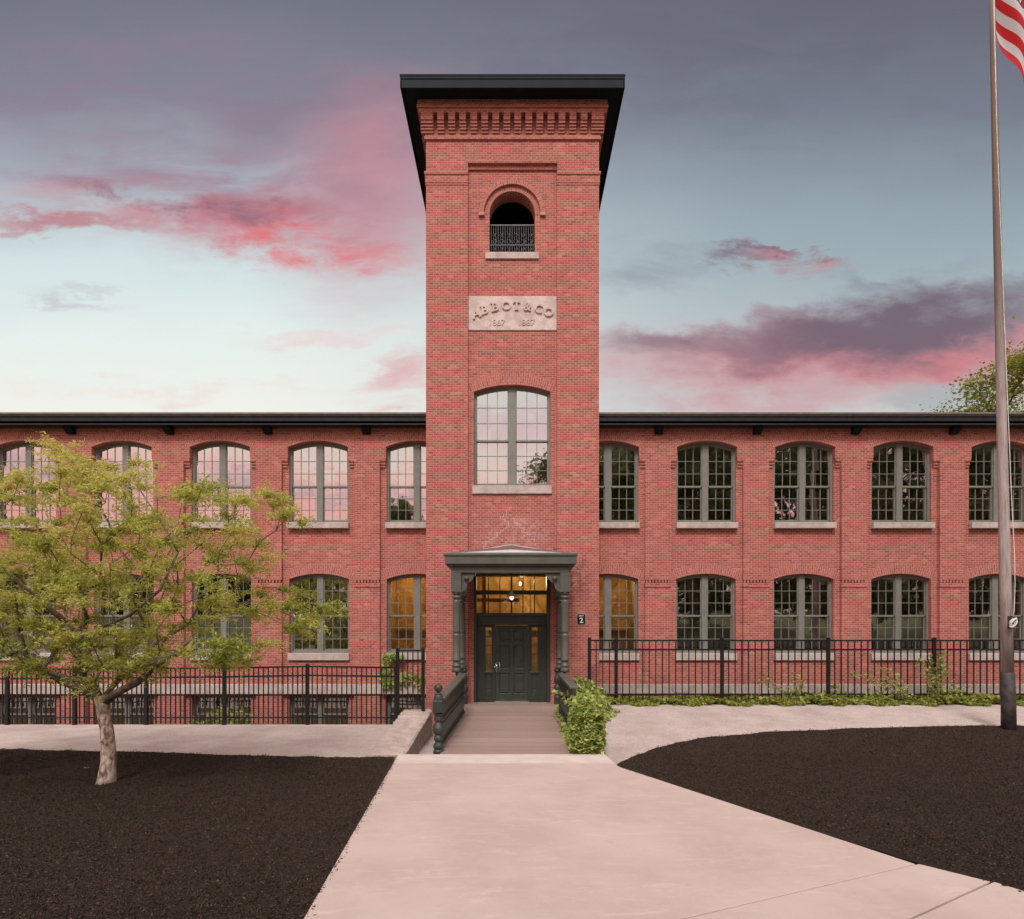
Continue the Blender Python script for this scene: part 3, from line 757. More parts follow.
# stepped crack repointed in pale mortar over the porch
def crack(x,z,dx,n,wz):
    mb=MB()
    for i in range(n):
        w=rnd(.05,.13); mb.box(x,x+dx*w,YN-.0035,YN+.004,z-.006,z+.006); x+=dx*w; h=RH*random.choice((1,1,2)); mb.box(x-.006,x+.006,YN-.004,YN+.004,z-h-.004,z+.004); z-=h
    mb.build('mortar_repair',M['plaque'],tower)
crack(-.02,5.45,-1,4,0); crack(-.30,5.12,1,3,0); crack(-.05,5.15,1,8,0); crack(-.1,5.0,-1,8,0); crack(.1,5.0,1,5,0)

# ------------------------------------------------------------------ interiors
mb=MB()
for sg in (-1,1):
    x0,x1=(4.0*sg,18.4*sg)
    mb.box(x0,x1,20.6,20.7,-1.9,7.8); mb.box(x0,x1,17.62,20.6,4.35,4.45); mb.box(x0,x1,17.62,20.6,7.75,7.8); mb.box(x0,x1,17.62,20.6,.2,.3); mb.box(x0,x1,17.62,20.6,-1.9,-1.85)
    mb.box(x1-.1*sg,x1,17.62,20.6,-1.9,7.8)
    mb.box(2.42*sg,4.0*sg,20.6,20.7,4.4,7.8); mb.box(2.42*sg,4.0*sg,17.62,20.6,7.75,7.8); mb.box(2.42*sg,4.0*sg,20.6,20.7,-1.9,.2)
mb.box(-2.38,2.38,20.6,20.7,4.4,10.8); mb.box(-2.38,2.38,17.25,21.4,10.7,10.8)
mb.build('interior_wall',M['interior'],mill)
mb=MB(); mb.box(-4.0,4.0,20.4,20.5,-.3,4.3); mb.box(-4.0,-3.92,17.62,20.4,-.3,4.3); mb.box(3.92,4.0,17.62,20.4,-.3,4.3); mb.box(-4.0,4.0,17.63,20.5,4.25,4.34); mb.box(-4.0,4.0,17.63,20.5,-.3,-.2)
for x in (-2.2,-.9,.5,1.9,2.7): mb.box(x,x+.09,20.25,20.4,-.2,4.2)
mb.box(-3.9,3.9,20.2,20.38,2.05,2.2); mb.box(-1.3,-1.2,18.2,18.3,0,4.2); mb.box(-1.3,.2,18.2,18.3,2.9,3.0)
mb.build('entrance_hall',M['hall'],mill)
def lamp(x,y,z,e,c=(1,.66,.28),r=.12):
    d=bpy.data.lights.new('hall_light','POINT'); d.energy=e; d.color=c; d.shadow_soft_size=r
    o_=bpy.data.objects.new('hall_light',d); COL.objects.link(o_); o_.parent=mill; o_.location=Vector((x,y,z))-OFF[mill.name]
lamp(.3,18.9,3.6,85,(1,.70,.34)); lamp(-3.1,18.9,3.9,48,(1,.66,.26)); lamp(3.1,18.9,3.6,30,(1,.72,.36)); 
for x in (.25,-3.0,3.05):
    mb=MB(); mb.lathe(x,19.3,[(3.60,.01),(3.58,.03),(3.54,.04),(3.50,.03),(3.48,.01)],10); mb.build('hall_bulb',M['bulb_in'],mill,True)

# ------------------------------------------------------------------ entrance: door, sidelights, transom
YD=16.99
s=35.3
fx=lambda px:(px-512.5)/s
mb=MB()
mb.box(DO[0],fx(476.8),YN+.02,YD+.15,0,DO[3]); mb.box(fx(546.3),DO[1],YN+.02,YD+.15,0,DO[3]); mb.box(fx(476.8),fx(546.3),YN+.03,YD+.15,zz(576.5,s),DO[3])
mb.box(fx(476.8),fx(546.3),YD-.06,YD+.12,zz(594.5,s),zz(590.5,s))           # transom bar
mb.box(fx(476.8),fx(546.3),YD-.04,YD+.12,zz(625,s),zz(613,s)); mb.box(fx(475),fx(548),YD-.13,YD-.04,zz(616,s),zz(613.5,s)); mb.box(fx(479),fx(545),YD-.10,YD-.04,zz(625,s),zz(622.5,s))
for i in range(1,6):
    x=fx(477+69*i/6); mb.box(x-.014,x+.014,YD,YD+.05,zz(612.9,s),zz(577,s))
mb.box(fx(510.6),fx(512.4),YD-.03,YD+.05,zz(612.9,s),zz(577,s))
# jamb posts and sidelight surrounds
for a,b in ((476.8,485.4),(491.8,495.2),(528.2,531.8),(537.7,546.3)): mb.box(fx(a),fx(b),YD,YD+.1,0,zz(625,s))
for a,b in ((485.4,491.8),(531.8,537.7)):
    mb.box(fx(a),fx(b),YD+.02,YD+.1,0,zz(672,s)); mb.box(fx(a)-.05,fx(b)+.05,YD-.04,YD+.02,zz(673.5,s),zz(671.5,s)); mb.box(fx(a),fx(b),YD+.02,YD+.1,zz(627.5,s),zz(625,s))
    mb.box(fx(a)+.03,fx(b)-.03,YD+.008,YD+.02,zz(696,s),zz(690,s)); mb.box(fx(a)+.03,fx(b)-.03,YD+.008,YD+.02,zz(688,s),zz(675.5,s))
    for k in range(1,5): z=zz(627.5+k*44.5/5,s); mb.box(fx(a),fx(b),YD+.03,YD+.06,z-.009,z+.009)
for a in (483.6,493.4,530.0,539.5): mb.box(fx(a)-.012,fx(a)+.012,YD-.018,YD+.0,0,zz(625.5,s))
df=mb.build('door_frame',M['doorpaint'],mill,bevel=.004)
mb=MB(); mb.open=True
def pane(x0,x1,z0,z1,y): mb.add([(x0,y,z0),(x1,y,z0),(x1,y,z1),(x0,y,z1)],[(0,1,2,3)])
pane(fx(476.8),fx(546.3),zz(613,s),zz(577,s),YD+.025); pane(fx(485.4),fx(491.8),zz(672,s),zz(627.5,s),YD+.045); pane(fx(531.8),fx(537.7),zz(672,s),zz(627.5,s),YD+.045)
mb.build('glass',M['glass_lit'],df)
mb=MB(); x0,x1=fx(495.4),fx(528.0); zt=zz(625.4,s); w=x1-x0
mb.box(x0,x1,YD+.045,YD+.09,.02,zt)
for a,b in ((x0,x0+.11),(x0+w/2-.05,x0+w/2+.05),(x1-.11,x1)): mb.box(a,b,YD+.015,YD+.045,.02,zt)
rails=[(.02,.23),(.80,.95),(1.60,1.72),(zt-.12,zt)]
for a,b in rails: mb.box(x0+.11,x0+w/2-.05,YD+.015,YD+.045,a,b); mb.box(x0+w/2+.05,x1-.11,YD+.015,YD+.045,a,b)
for (a,b) in ((.23,.80),(.95,1.60),(1.72,zt-.12)):
    for xa,xb in ((x0+.11,x0+w/2-.05),(x0+w/2+.05,x1-.11)): mb.box(xa+.035,xb-.035,YD+.022,YD+.046,a+.035,b-.035)
door=mb.build('door',M['doorpaint'],mill,bevel=.006)
mb=MB(); hx=fx(498.5); hz=zz(667,s)
mb.box(hx-.09,hx-.03,YD-.0,YD+.014,hz-.12,hz+.12); mb.tube([(hx-.06,YD+.0,hz+.10),(hx-.06,YD-.05,hz+.13),(hx+.03,YD-.06,hz+.13),(hx+.035,YD-.06,hz),(hx+.03,YD-.06,hz-.13),(hx-.06,YD-.05,hz-.13),(hx-.06,YD,hz-.10)],.012,8)
mb.lathe(hx-.115,YD-.01,[(hz-.03,.001),(hz-.02,.02),(hz+.02,.02),(hz+.03,.001)],8); mb.build('handle',M['steel'],door,True)
for z in (.25,1.05,1.9):
    mb=MB(); mb.lathe(x1-.002,YD+.005,[(z-.06,.010),(z+.06,.010)],8); mb.build('hinge',M['railiron'],door)
mb=MB(); mb.box(x0-.02,x1+.02,YD-.12,YD+.1,-.02,.02); mb.build('threshold',M['steel'],mill)

# ------------------------------------------------------------------ porch
PX=-.045
mb=MB(); mb.box(PX-1.61,PX+1.61,14.66,YN-.11,3.62,3.86); mb.box(PX-1.64,PX+1.64,14.63,YT-.003,3.82,3.89)
mb.box(PX-1.56,PX+1.56,14.72,YT-.004,3.58,3.62)
mb.box(PX-1.45,PX+1.45,14.80,14.98,3.42,3.58)
for s_ in (-1,1): mb.box(PX+s_*1.45,PX+s_*1.27,14.98,YT-.005,3.42,3.58)
porch=mb.build('porch',M['porch'],mill,bevel=.012)
mb=MB(); ze=3.895
mb.add([(PX-1.60,14.68,ze),(PX+1.60,14.68,ze),(PX+1.60,16.66,4.10),(PX,16.66,4.36),(PX-1.60,16.66,4.10),(PX,14.95,4.0)],[(0,1,5),(1,2,3,5),(0,5,3,4)])
rf=mb.build('porch_roof',M['shingle'],porch)
mb=MB(); mb.tube([(PX-1.62,16.62,4.115),(PX,16.62,4.385),(PX+1.62,16.62,4.115)],.018,6); mb.build('flashing',M['flash'],rf); mb=MB(); mb.add([(PX-1.25,14.67,ze+.006),(PX+1.25,14.67,ze+.006),(PX,14.93,4.012)],[(0,1,2)]); mb.build('flashing',M['flash'],rf)
colprof=[(2.95,.105),(2.90,.105),(2.895,.07),(2.86,.068),(2.855,.10),(2.82,.105),(2.79,.10),(2.785,.066),(2.76,.066),(2.75,.092),(2.70,.088),(1.98,.088),(1.95,.094),(1.94,.080),(1.91,.080),(1.90,.094),(1.86,.092),(1.30,.094),(1.28,.105),(1.25,.105),(1.24,.085),(1.16,.085),(1.15,.11),(1.11,.112),(1.09,.09),(1.06,.10),(1.02,.115),(.965,.115)]
lowprof=[(.965,.085),(.90,.09),(.86,.06),(.80,.055),(.74,.085),(.66,.095),(.58,.075),(.54,.05),(.50,.085),(.40,.10),(.30,.08),(.26,.05),(.22,.085),(.14,.095),(.08,.08),(.02,.095),(-.12,.10)]
for s_ in (-1,1):
    for yy,xx in ((14.88,1.345),(16.42,1.335)):
        x=PX+s_*xx
        mb=MB(); mb.box(x-.125,x+.125,yy-.12,yy+.12,2.95,3.42); cb=len(mb.v)
        mb.lathe(x,yy,colprof,18)
        c=mb.build('column',M['porch'],porch)
        for p in c.data.polygons: p.use_smooth=p.index>=6
        mb=MB(); mb.lathe(x-s_*.06,yy,lowprof,16); mb.build('column_pedestal',M['trim'],porch,True)
    # scroll bracket with ball in the corner
    x=PX+s_*1.22
    pts=[(0,0),(.36,0),(.35,-.05),(.29,-.09),(.27,-.16),(.22,-.22),(.16,-.24),(.13,-.30),(.12,-.38),(.05,-.45),(0,-.47)]
    mb=MB(); mb.prism_y([(x-s_*a,3.42+b) for a,b in pts],14.86,14.92); bk=mb.build('bracket',M['porch'],porch)
    mb=MB(); bx=x-s_*.13; bz=3.42-.13
    for i in range(1): mb.tube([(bx,14.80-.045+d,bz) for d in (0,.01,.03,.055,.08,.10,.105)],[.005,.03,.052,.062,.052,.03,.03],12)
    mb.build('bracket_boss',M['porch'],bk,True)
pl=thing('pendant_lamp','small lit lamp hanging under the porch roof above the dark door','lamp',(-.02,15.55,2.86))
mb=MB(); mb.tube([(-.02,15.55,3.60),(-.02,15.55,3.02)],.012,6); mb.build('lamp_rod',M['railiron'],pl)
mb=MB(); mb.lathe(-.02,15.55,[(3.05,.03),(3.0,.035),(2.98,.05),(2.95,.085),(2.91,.13),(2.885,.14),(2.885,.125),(2.93,.08)],18); mb.build('lamp_shade',M['shade'],pl,True)
mb=MB(); mb.lathe(-.02,15.55,[(2.92,.03),(2.87,.055),(2.83,.055),(2.80,.03),(2.79,.005)],12); mb.build('bulb',M['bulb'],pl,True)
# unit sign
sx=(581.3-512.5)/36; sz=zz(619.2,36)
sn=thing('number_sign','small black rounded sign with white number 2 on the brick beside the porch','sign',(sx,YT-.01,sz))
def rrect(cx,cz,w,h,r,n=4):
    p=[]
    for (ax,az,a0) in ((1,1,0),(-1,1,90),(-1,-1,180),(1,-1,270)):
        for i in range(n+1):
            a=R(a0+90*i/n); p.append((cx+ax*(w-r)+r*math.cos(a),cz+az*(h-r)+r*math.sin(a)))
    return p
mb=MB(); mb.prism_y(rrect(sx,sz,.128,.162,.04),YT-.012,YT-.001); mb.build('sign_border',M['granite'],sn)
mb=MB(); mb.prism_y(rrect(sx,sz,.115,.148,.035),YT-.02,YT-.010); mb.build('sign_plate',M['iron'],sn)
put_text([('2',sx,sz-.03,.20,0,.002,.004)],'numeral',M['lettering'],sn,YT-.0225)
put_text([('UNIT',sx,sz+.095,.062,0,.002,.001)],'word',M['lettering'],sn,YT-.0225)

# ------------------------------------------------------------------ ramp, railings, granite cheek
def zr(y): return -.425+.425*min(1,max(0,(y-11.57)/4.43))
mb=MB(); y=11.57
while y<16.9:
    y1=min(y+.270,16.92)
    a,b=zr(y),zr(y1)
    mb.add([(-1.40,y,a-.05),(1.40,y,a-.05),(1.40,y1,b-.05),(-1.40,y1,b-.05),(-1.40,y,a),(1.40,y,a),(1.40,y1,b),(-1.40,y1,b)],[(0,3,2,1),(4,5,6,7),(0,1,5,4),(1,2,6,5),(2,3,7,6),(3,0,4,7)])
    y+=.29
rp=thing('entry_ramp','sloping brown plank ramp leading up to the dark front door','ramp',(0,11.9,-.45))
mb.build('deck',M['deck'],rp,bevel=.004)
mb=MB()
for s_ in (-1,1): mb.prism_x([(11.6,zr(11.6)-.05),(16.7,-.05),(16.7,-.98),(11.6,-.98)],s_*1.34,s_*1.385)
mb.box(-1.33,1.33,12.0,16.6,-.97,-.60)
mb.build('ramp_side',M['dark'],rp)
newel=[(.925,.004),(.918,.03),(.90,.058),(.87,.079),(.835,.086),(.80,.079),(.77,.055),(.755,.035),(.745,.035),(.735,.055),(.72,.06)]
newel_mid=[(.725,.045),(.71,.07),(.67,.085),(.62,.095),(.58,.10)]
newel_low=[(.34,.105),(.31,.075),(.28,.06),(.27,.085),(.20,.085),(.19,.06),(.16,.06),(.12,.09),(.06,.115),(-.0,.115),(-.05,.09),(-.08,.06),(-.12,.085),(-.17,.095),(-.20,.07),(-.23,.06),(-.26,.095),(-.32,.105),(-.36,.08),(-.39,.10),(-.60,.10)]
for s_,lab in ((-1,'dark green railing with ball topped newel on the left of the ramp'),(1,'dark green railing buried in ivy on the right of the ramp')):
    nx=s_*1.455; x=s_*1.43; ny=11.78
    rt=thing('ramp_railing',lab,'railing',(nx,ny,-.45))
    if s_>0: y_end=13.0
    else: y_end=ny+.06
    mb=MB(); mb.lathe(nx,ny,newel_mid,18); mb.lathe(nx,ny,newel_low,18); mb.box(nx-.10,nx+.10,ny-.10,ny+.10,.36,.60); 
    if s_<0:
        nw=mb.build('newel_post',M['trim'],rt,bevel=.012)
        mb=MB(); mb.lathe(nx,ny,newel,18); mb.build('finial',M['trim'],nw,True)
    def slope(y,h): return zr(y)+h
    def rail(x0,x1,h0,h1,name,mat,round_=0):
        mb=MB(); mb.prism_x([(y_end,slope(y_end,h0)),(14.80,slope(14.80,h0)),(14.80,slope(14.80,h1)),(y_end,slope(y_end,h1))],x-x0,x+x1); mb.v=[(a-s_*.20*(b-ny)/2.8,b,c) for a,b,c in mb.v]; return mb.build(name,mat,rt,bevel=round_)
    rail(.10,.10,.985,1.06,'handrail',M['porch'],.022)
    rail(.035,.035,.70,.985,'upper_board',M['trim'],.006)
    rail(.05,.05,.56,.60,'middle_rail',M['trim'],.006)
    rail(.035,.035,.24,.50,'lower_board',M['trim'],.006)
    rail(.05,.05,.08,.13,'bottom_rail',M['trim'],.006)
    for h0,h1,nm in ((.60,.70,'spindle_row'),(.50,.56,'bead_row'),(.13,.24,'lower_spindle_row')):
        mb=MB(); yy=y_end+.06
        while yy<14.75:
            zc=slope(yy,0); mb.lathe(x-s_*.20*(yy-ny)/2.8,yy,[(zc+h0-.01,.018),(zc+h0+(h1-h0)*.3,.032),(zc+h0+(h1-h0)*.5,.036),(zc+h0+(h1-h0)*.7,.032),(zc+h1+.01,.018)],7); yy+=.085
        mb.build(nm,M['trim'],rt,True)
gw=MB(); n=10
top=[]; 
for i in range(n+1):
    t=i/n; y=11.50+(15.45-11.50)*t; z=-.425+.40*t
    top.append((y,z))
vs=[]; 
for i,(y,z) in enumerate(top):
    xl_=-2.79-.02*(i%2)*.4; xr_=-2.07
    vs+=[(xl_,y,-1.2),(xl_,y,z-.01),(xl_+.03,y,z),(xr_-.05,y,z),(xr_,y,z-.03),(xr_,y,-1.2)]
fs=[]
for i in range(n):
    for k in range(5): fs.append((i*6+k,i*6+k+1,i*6+6+k+1,i*6+6+k))
fs+=[(0,1,2,3,4,5),tuple(n*6+k for k in range(6))]
gw.add(vs,fs)
gwo=single(gw,'granite_wall',M['granite_rough'],(-2.43,11.5,-.46),'sloping rough granite cheek wall left of the entrance ramp','wall')
sd=gwo.modifiers.new('sub','SUBSURF'); sd.levels=4; sd.render_levels=4; sd.subdivision_type='SIMPLE'
tx=bpy.data.textures.new('stone','CLOUDS'); tx.noise_scale=.22; dm=gwo.modifiers.new('disp','DISPLACE'); dm.texture=tx; dm.strength=.07; dm.mid_level=.5; dm.texture_coords='GLOBAL'
mb=MB(); mb.box(-18,-2.80,15.47,15.66,-1.9,-.445); single(mb,'retaining_wall',M['granite'],(-10,15.56,-1.9),'low concrete curb wall holding the gravel above the basement areaway','wall',bevel=.015)

# ------------------------------------------------------------------ fences
def fence(root,posts,y,zb,zts,sp,ph=.05,pickbot=.03,rails=(0,.23),botrail=.19,gap=None):
    """posts x list; zts top-rail height at each post"""
    for i,(x,zt) in enumerate(zip(posts,zts)):
        mb=MB(); w=.042; yy=y(x) if callable(y) else y
        mb.box(x-w,x+w,yy-w,yy+w,zb-.06,zt+ph)
        p=mb.build('post',M['iron'],root,bevel=.004)
        mb=MB(); mb.add([(x-w-.008,yy-w-.008,zt+ph),(x+w+.008,yy-w-.008,zt+ph),(x+w+.008,yy+w+.008,zt+ph),(x-w-.008,yy+w+.008,zt+ph),(x,yy,zt+ph+.035)],[(0,3,2,1),(0,1,4),(1,2,4),(2,3,4),(3,0,4)]); mb.build('post_cap',M['iron'],p)
        if i==len(posts)-1: break
        x2,zt2=posts[i+1],zts[i+1]; y2=y(x2) if callable(y) else y
        mb=MB(); 
        def P(t,dz): return (x+(x2-x)*t, yy+(y2-yy)*t, dz)
        for off in rails:
            for (h,thick) in ((off,.021),):
                a=zt-h; b=zt2-h
                mb.add([(x,yy-.014,a-thick),(x2,y2-.014,b-thick),(x2,y2+.014,b-thick),(x,yy+.014,a-thick),(x,yy-.014,a+thick),(x2,y2-.014,b+thick),(x2,y2+.014,b+thick),(x,yy+.014,a+thick)],[(0,3,2,1),(4,5,6,7),(0,1,5,4),(1,2,6,5),(2,3,7,6),(3,0,4,7)])
        mb.box(x,x2,min(yy,y2)-.014,max(yy,y2)+.014,zb+botrail-.018,zb+botrail+.018)
        nP=max(2,round(abs(x2-x)/sp))
        for k in range(1,nP):
            t=k/nP; px,py,_=P(t,0); zt_=zt+(zt2-zt)*t; mb.box(px-.0125,px+.0125,py-.0125,py+.0125,zb+pickbot,zt_-.0)
        mb.build('picket_panel',M['iron'],root)
lf=thing('iron_fence','black picket fence on the left above the basement windows','fence',(-9,15.56,-.44),'black iron fences beside the entrance')
fence(lf,[-17.5,-15.2,-13.1,-11.35,-9.5,-7.47,-5.32,-3.02],15.56,-.445,[.95,.96,.98,1.0,1.01,1.03,1.07,1.04],.125)
gt=thing('iron_gate','tall narrow black picket gate section standing on the granite wall left of the ramp','gate',(-2.6,15.3,-.1))
fence(gt,[-2.93,-2.28],15.30,-.10,[1.49,1.49],.13,rails=(0,.25),botrail=.22,pickbot=.1)
rf_=thing('iron_fence','black picket fence on the right standing in ivy in front of the wing','fence',(9,16.1,.04),'black iron fences beside the entrance')
fence(rf_,[2.04,2.78,5.62,8.47,11.31,14.15,17.0],lambda x:15.92 if x<2.4 else 16.1,.06,[1.74]*7,.178,rails=(0,.245),botrail=.24,ph=.06,pickbot=.08)

# ------------------------------------------------------------------ flagpole and flag
fp=thing('flagpole','tall weathered tapering flagpole standing in the mulch on the right','flagpole',(11.0,13.3,-.26))
def pole(z): t=(z+.26)/17.6; return (11.0-.40*t,13.3), (.132*(1-t)+.052*t)
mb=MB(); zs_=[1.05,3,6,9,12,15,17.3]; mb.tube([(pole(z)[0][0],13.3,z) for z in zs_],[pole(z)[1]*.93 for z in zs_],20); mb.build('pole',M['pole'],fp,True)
mb=MB(); mb.tube([(11.0,13.3,-.4),(10.995,13.3,.3),(10.97,13.3,1.05),(10.97,13.3,1.055)],[.142,.138,.134,.11],20); mb.build('base_sleeve',M['pole_base'],fp,True)
mb=MB(); mb.lathe(10.6,13.3,[(17.3,.02),(17.32,.08),(17.4,.11),(17.5,.08),(17.52,.01)],14); mb.build('finial',M['steel'],fp,True)
mb=MB(); rx=10.98; mb.tube([(rx-.06,13.12,2.17),(rx-.02,13.11,2.4),(rx+.0,13.11,3.0),(rx-.0,13.12,3.6),(rx-.03,13.17,5),(rx-.16,13.21,9),(rx-.30,13.23,13),(rx-.38,13.25,17.2)],.008,6)
for k in range(9):
    a0=k*.7; mb.tube([(rx-.07+.075*math.cos(t)*(.6+.05*k),13.10-.012*k*.5+.02*math.sin(t*2+k),2.15+.10*math.sin(t+.1*k)*(.6+.05*k)) for t in np.linspace(0,6.283,14)],.014,6)
mb.build('halyard',M['white'],fp,True)
mb=MB(); mb.box(rx-.09,rx-.05,13.10,13.20,2.03,2.30); mb.build('cleat',M['railiron'],fp)
mb=MB(); nu,nv=50,26; hoist=1.97; fly=3.0; zb_=15.36
vs=[];uv=[]
for i in range(nu+1):
    u=i/nu
    for j in range(nv+1):
        v=j/nv
        ang=R(66-18*v-6*u); s_=u*fly
        x=10.70+math.cos(ang)*s_*.95+.05*math.sin(u*9+v*3)*u
        z=zb_+v*hoist*(1-.12*u)-math.sin(ang)*s_*.86
        y=13.3+.16*math.sin(u*11+v*4.5)*(.25+u)+.09*math.sin(v*9+u*3)
        vs.append((x,y,z)); uv.append((u,v))
mb.add(vs,[(i*(nv+1)+j,(i+1)*(nv+1)+j,(i+1)*(nv+1)+j+1,i*(nv+1)+j+1) for i in range(nu) for j in range(nv)]); mb.uv=uv; mb.open=True
single(mb,'flag',M['flag'],(10.70,13.3,15.36),'red and white striped flag hanging limp from the top of the pole','flag',smooth=True)

# ------------------------------------------------------------------ trees
def grow(base,fork,targets,r_tip,seed,sag=.12):
    """greedy branching: every target joins the nearest node that lies nearer the fork"""
    rs=np.random.RandomState(seed)
    nodes=[np.array(base),np.array(fork)]; par=[-1,0]
    T=sorted(targets,key=lambda p:np.linalg.norm(np.array(p)-fork))
    tips=[]
    for tgt in T:
        tgt=np.array(tgt); N=np.array(nodes[1:])
        d=np.linalg.norm(N-tgt,axis=1)+.35*np.maximum(0,.0+np.linalg.norm(N-fork,axis=1)*.0)
        df=np.linalg.norm(tgt-fork); ok=np.linalg.norm(N-fork,axis=1)<df*.93
        # prefer joints that lead outwards
        v=tgt-N; w=(N-np.array(fork)); cosang=(v*w).sum(1)/(np.linalg.norm(v,axis=1)*np.linalg.norm(w,axis=1)+1e-6)
        d=d*(1.5-.5*cosang); d[~ok]+=99
        j=int(np.argmin(d))+1; p=nodes[j]; L=np.linalg.norm(tgt-p); k=max(1,int(L/.28)); last=j
        side=rs.normal(size=3)*.10*L
        for i in range(1,k+1):
            t=i/k; q=p+(tgt-p)*t+side*math.sin(math.pi*t)+rs.normal(size=3)*.02*(i<k)
            q[2]+=sag*L*math.sin(math.pi*t)*.5
            nodes.append(q); par.append(last); last=len(nodes)-1
        tips.append(last)
    n=len(nodes); cnt=np.zeros(n)
    for tp in tips:
        j=tp
        while j>=0: cnt[j]+=1; j=par[j]
    rad=r_tip*np.sqrt(cnt+.0)*1.0
    return nodes,par,cnt,tips
def branch_mesh(mb,nodes,par,cnt,rf,seg=6,rmax=9):
    ch={}
    for i,p in enumerate(par):
        if p>=0: ch.setdefault(p,[]).append(i)
    def rad(i): return min(rmax,rf*max(1,cnt[i])**.52)
    done=set()
    starts=[1]
    stack=[(0,1)]
    while stack:
        a,b=stack.pop(); chain=[a,b]
        while b in ch:
            cs=sorted(ch[b],key=lambda i:-cnt[i])
            for c in cs[1:]: stack.append((b,c))
            chain.append(cs[0]); b=cs[0]
        rr=[rad(chain[1])]+[rad(i) for i in chain[1:]]
        mb.tube([tuple(nodes[i]) for i in chain],rr,seg if rr[0]<.04 else 10,False)
Y0=9.45; s9=600/Y0
def tp(px,py,dy=0): return ((px-512.5)*(Y0+dy)/600,Y0+dy,CAMZ-(py-636)*(Y0+dy)/600)
crown=[(-150,470),(-60,445),(0,436),(50,425),(66,440),(60,452),(90,455),(130,452),(150,466),(190,478),(200,470),(215,488),(250,488),(272,482),(300,500),(305,515),(280,520),(250,540),(235,565),(262,578),(290,588),(334,606),(326,620),(290,640),(262,650),(225,668),(160,680),(120,676),(70,672),(20,676),(0,668),(-60,680),(-170,640)]
rs=np.random.RandomState(23); T=[]
while len(T)<385:
    px=rs.uniform(-175,335); py=rs.uniform(425,702)
    if not inpoly(px,py,crown): continue
    lim=1.9*math.sqrt(max(.05,1-((px-85)/270)**2))*(.75 if py<500 else 1.0); dy=rs.uniform(-lim*.85,lim)
    # thinner toward the top
    if py<520 and rs.rand()<.42: continue
    px-=max(0,(px-150))*.075; py+=max(0,500-py)*.10
    T.append(tp(px,py,0)[0:1]+(Y0+dy,)+tp(px,py,0)[2:])
for px,py in ((316,608),(303,616),(288,507),(268,492),(50,440),(32,442),(185,486),(142,476),(262,602),(284,606),(276,512),(250,500),(230,496)): 
    q=tp(px,py); T.append((q[0],Y0+rs.uniform(-.3,.5),q[2]))
fork=tp(101,700)
tr=thing('ornamental_tree','small spreading yellow green tree with pale trunk in the left mulch bed','tree',tp(106,783))
nodes,par,cnt,tips=grow(tp(107,775),fork,T,.01,5,.02)
mb=MB()
base=[tp(106,786),tp(107,775),tp(109,760),tp(108,745),tp(107,730),tp(104,716),tp(103,704),tp(101,696)]
mb.tube(base,[.152,.122,.110,.102,.094,.090,.104,.10],14)
mb.build('trunk',M['bark'],tr,True)
mb=MB()
nn=[np.array(fork)]; 
# stout limbs first so that the photo's main forks read
def limb(pts,r0,r1):
    n=len(pts); mb.tube(pts,[r0+(r1-r0)*i/(n-1) for i in range(n)],10)
limb([tp(103,703),tp(118,692,-.1),tp(138,682,-.3),tp(155,667,-.5),tp(172,655,-.6),tp(190,640,-.7)],.07,.025)
limb([tp(101,700),tp(84,690,.1),tp(62,682,.3),tp(38,665,.5),tp(10,655,.7),tp(-20,640,.8)],.07,.025)
limb([tp(100,700),tp(88,676,.1),tp(78,655,.2),tp(72,640,.2),tp(66,622,.1)],.065,.035)
limb([tp(72,642,.2),tp(84,622,.3),tp(84,600,.4),tp(76,580,.4),tp(90,560,.4)],.04,.015)
limb([tp(66,622,.1),tp(45,605),tp(22,585,-.2),tp(0,565,-.3),tp(-20,545,-.3)],.045,.02)
limb([tp(72,645),tp(95,630,-.3),tp(130,615,-.5),tp(160,590,-.6),tp(178,552,-.6)],.035,.016)
limb([tp(178,552,-.6),tp(160,520,-.6),tp(140,490,-.6),tp(130,487,-.6)],.014,.007)
limb([tp(22,662,.5),tp(28,668,-.2),tp(40,665,-.5)],.03,.03)
branch_mesh(mb,nodes,par,cnt,.0040,6,.04)
mb.build('limbs',M['bark_dark'],tr,True)
P=[];vb=[]
for tip in tips:
    c=np.array(nodes[tip]); p=np.array(nodes[par[tip]]); d=c-p; d[2]*=.4; d/=np.linalg.norm(d)+1e-6
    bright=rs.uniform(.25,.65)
    for tw in range(rs.randint(8,13)):
        dd=d+rs.normal(size=3)*.75; dd[2]*=.45; dd/=np.linalg.norm(dd); L=rs.uniform(.18,.52)
        m=int(L*78)
        for i in range(m):
            t=(i+rs.rand())/m; q=c-d*.1+dd*L*t+rs.normal(size=3)*.03; q[2]-=.05*t*t
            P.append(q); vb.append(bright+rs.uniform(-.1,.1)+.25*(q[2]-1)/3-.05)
print('tree leaves',len(P))
leaf_object('crown',M['leaf_tree'],P,.068,tr,.34,.8,varbase=np.array(vb),seed=9)

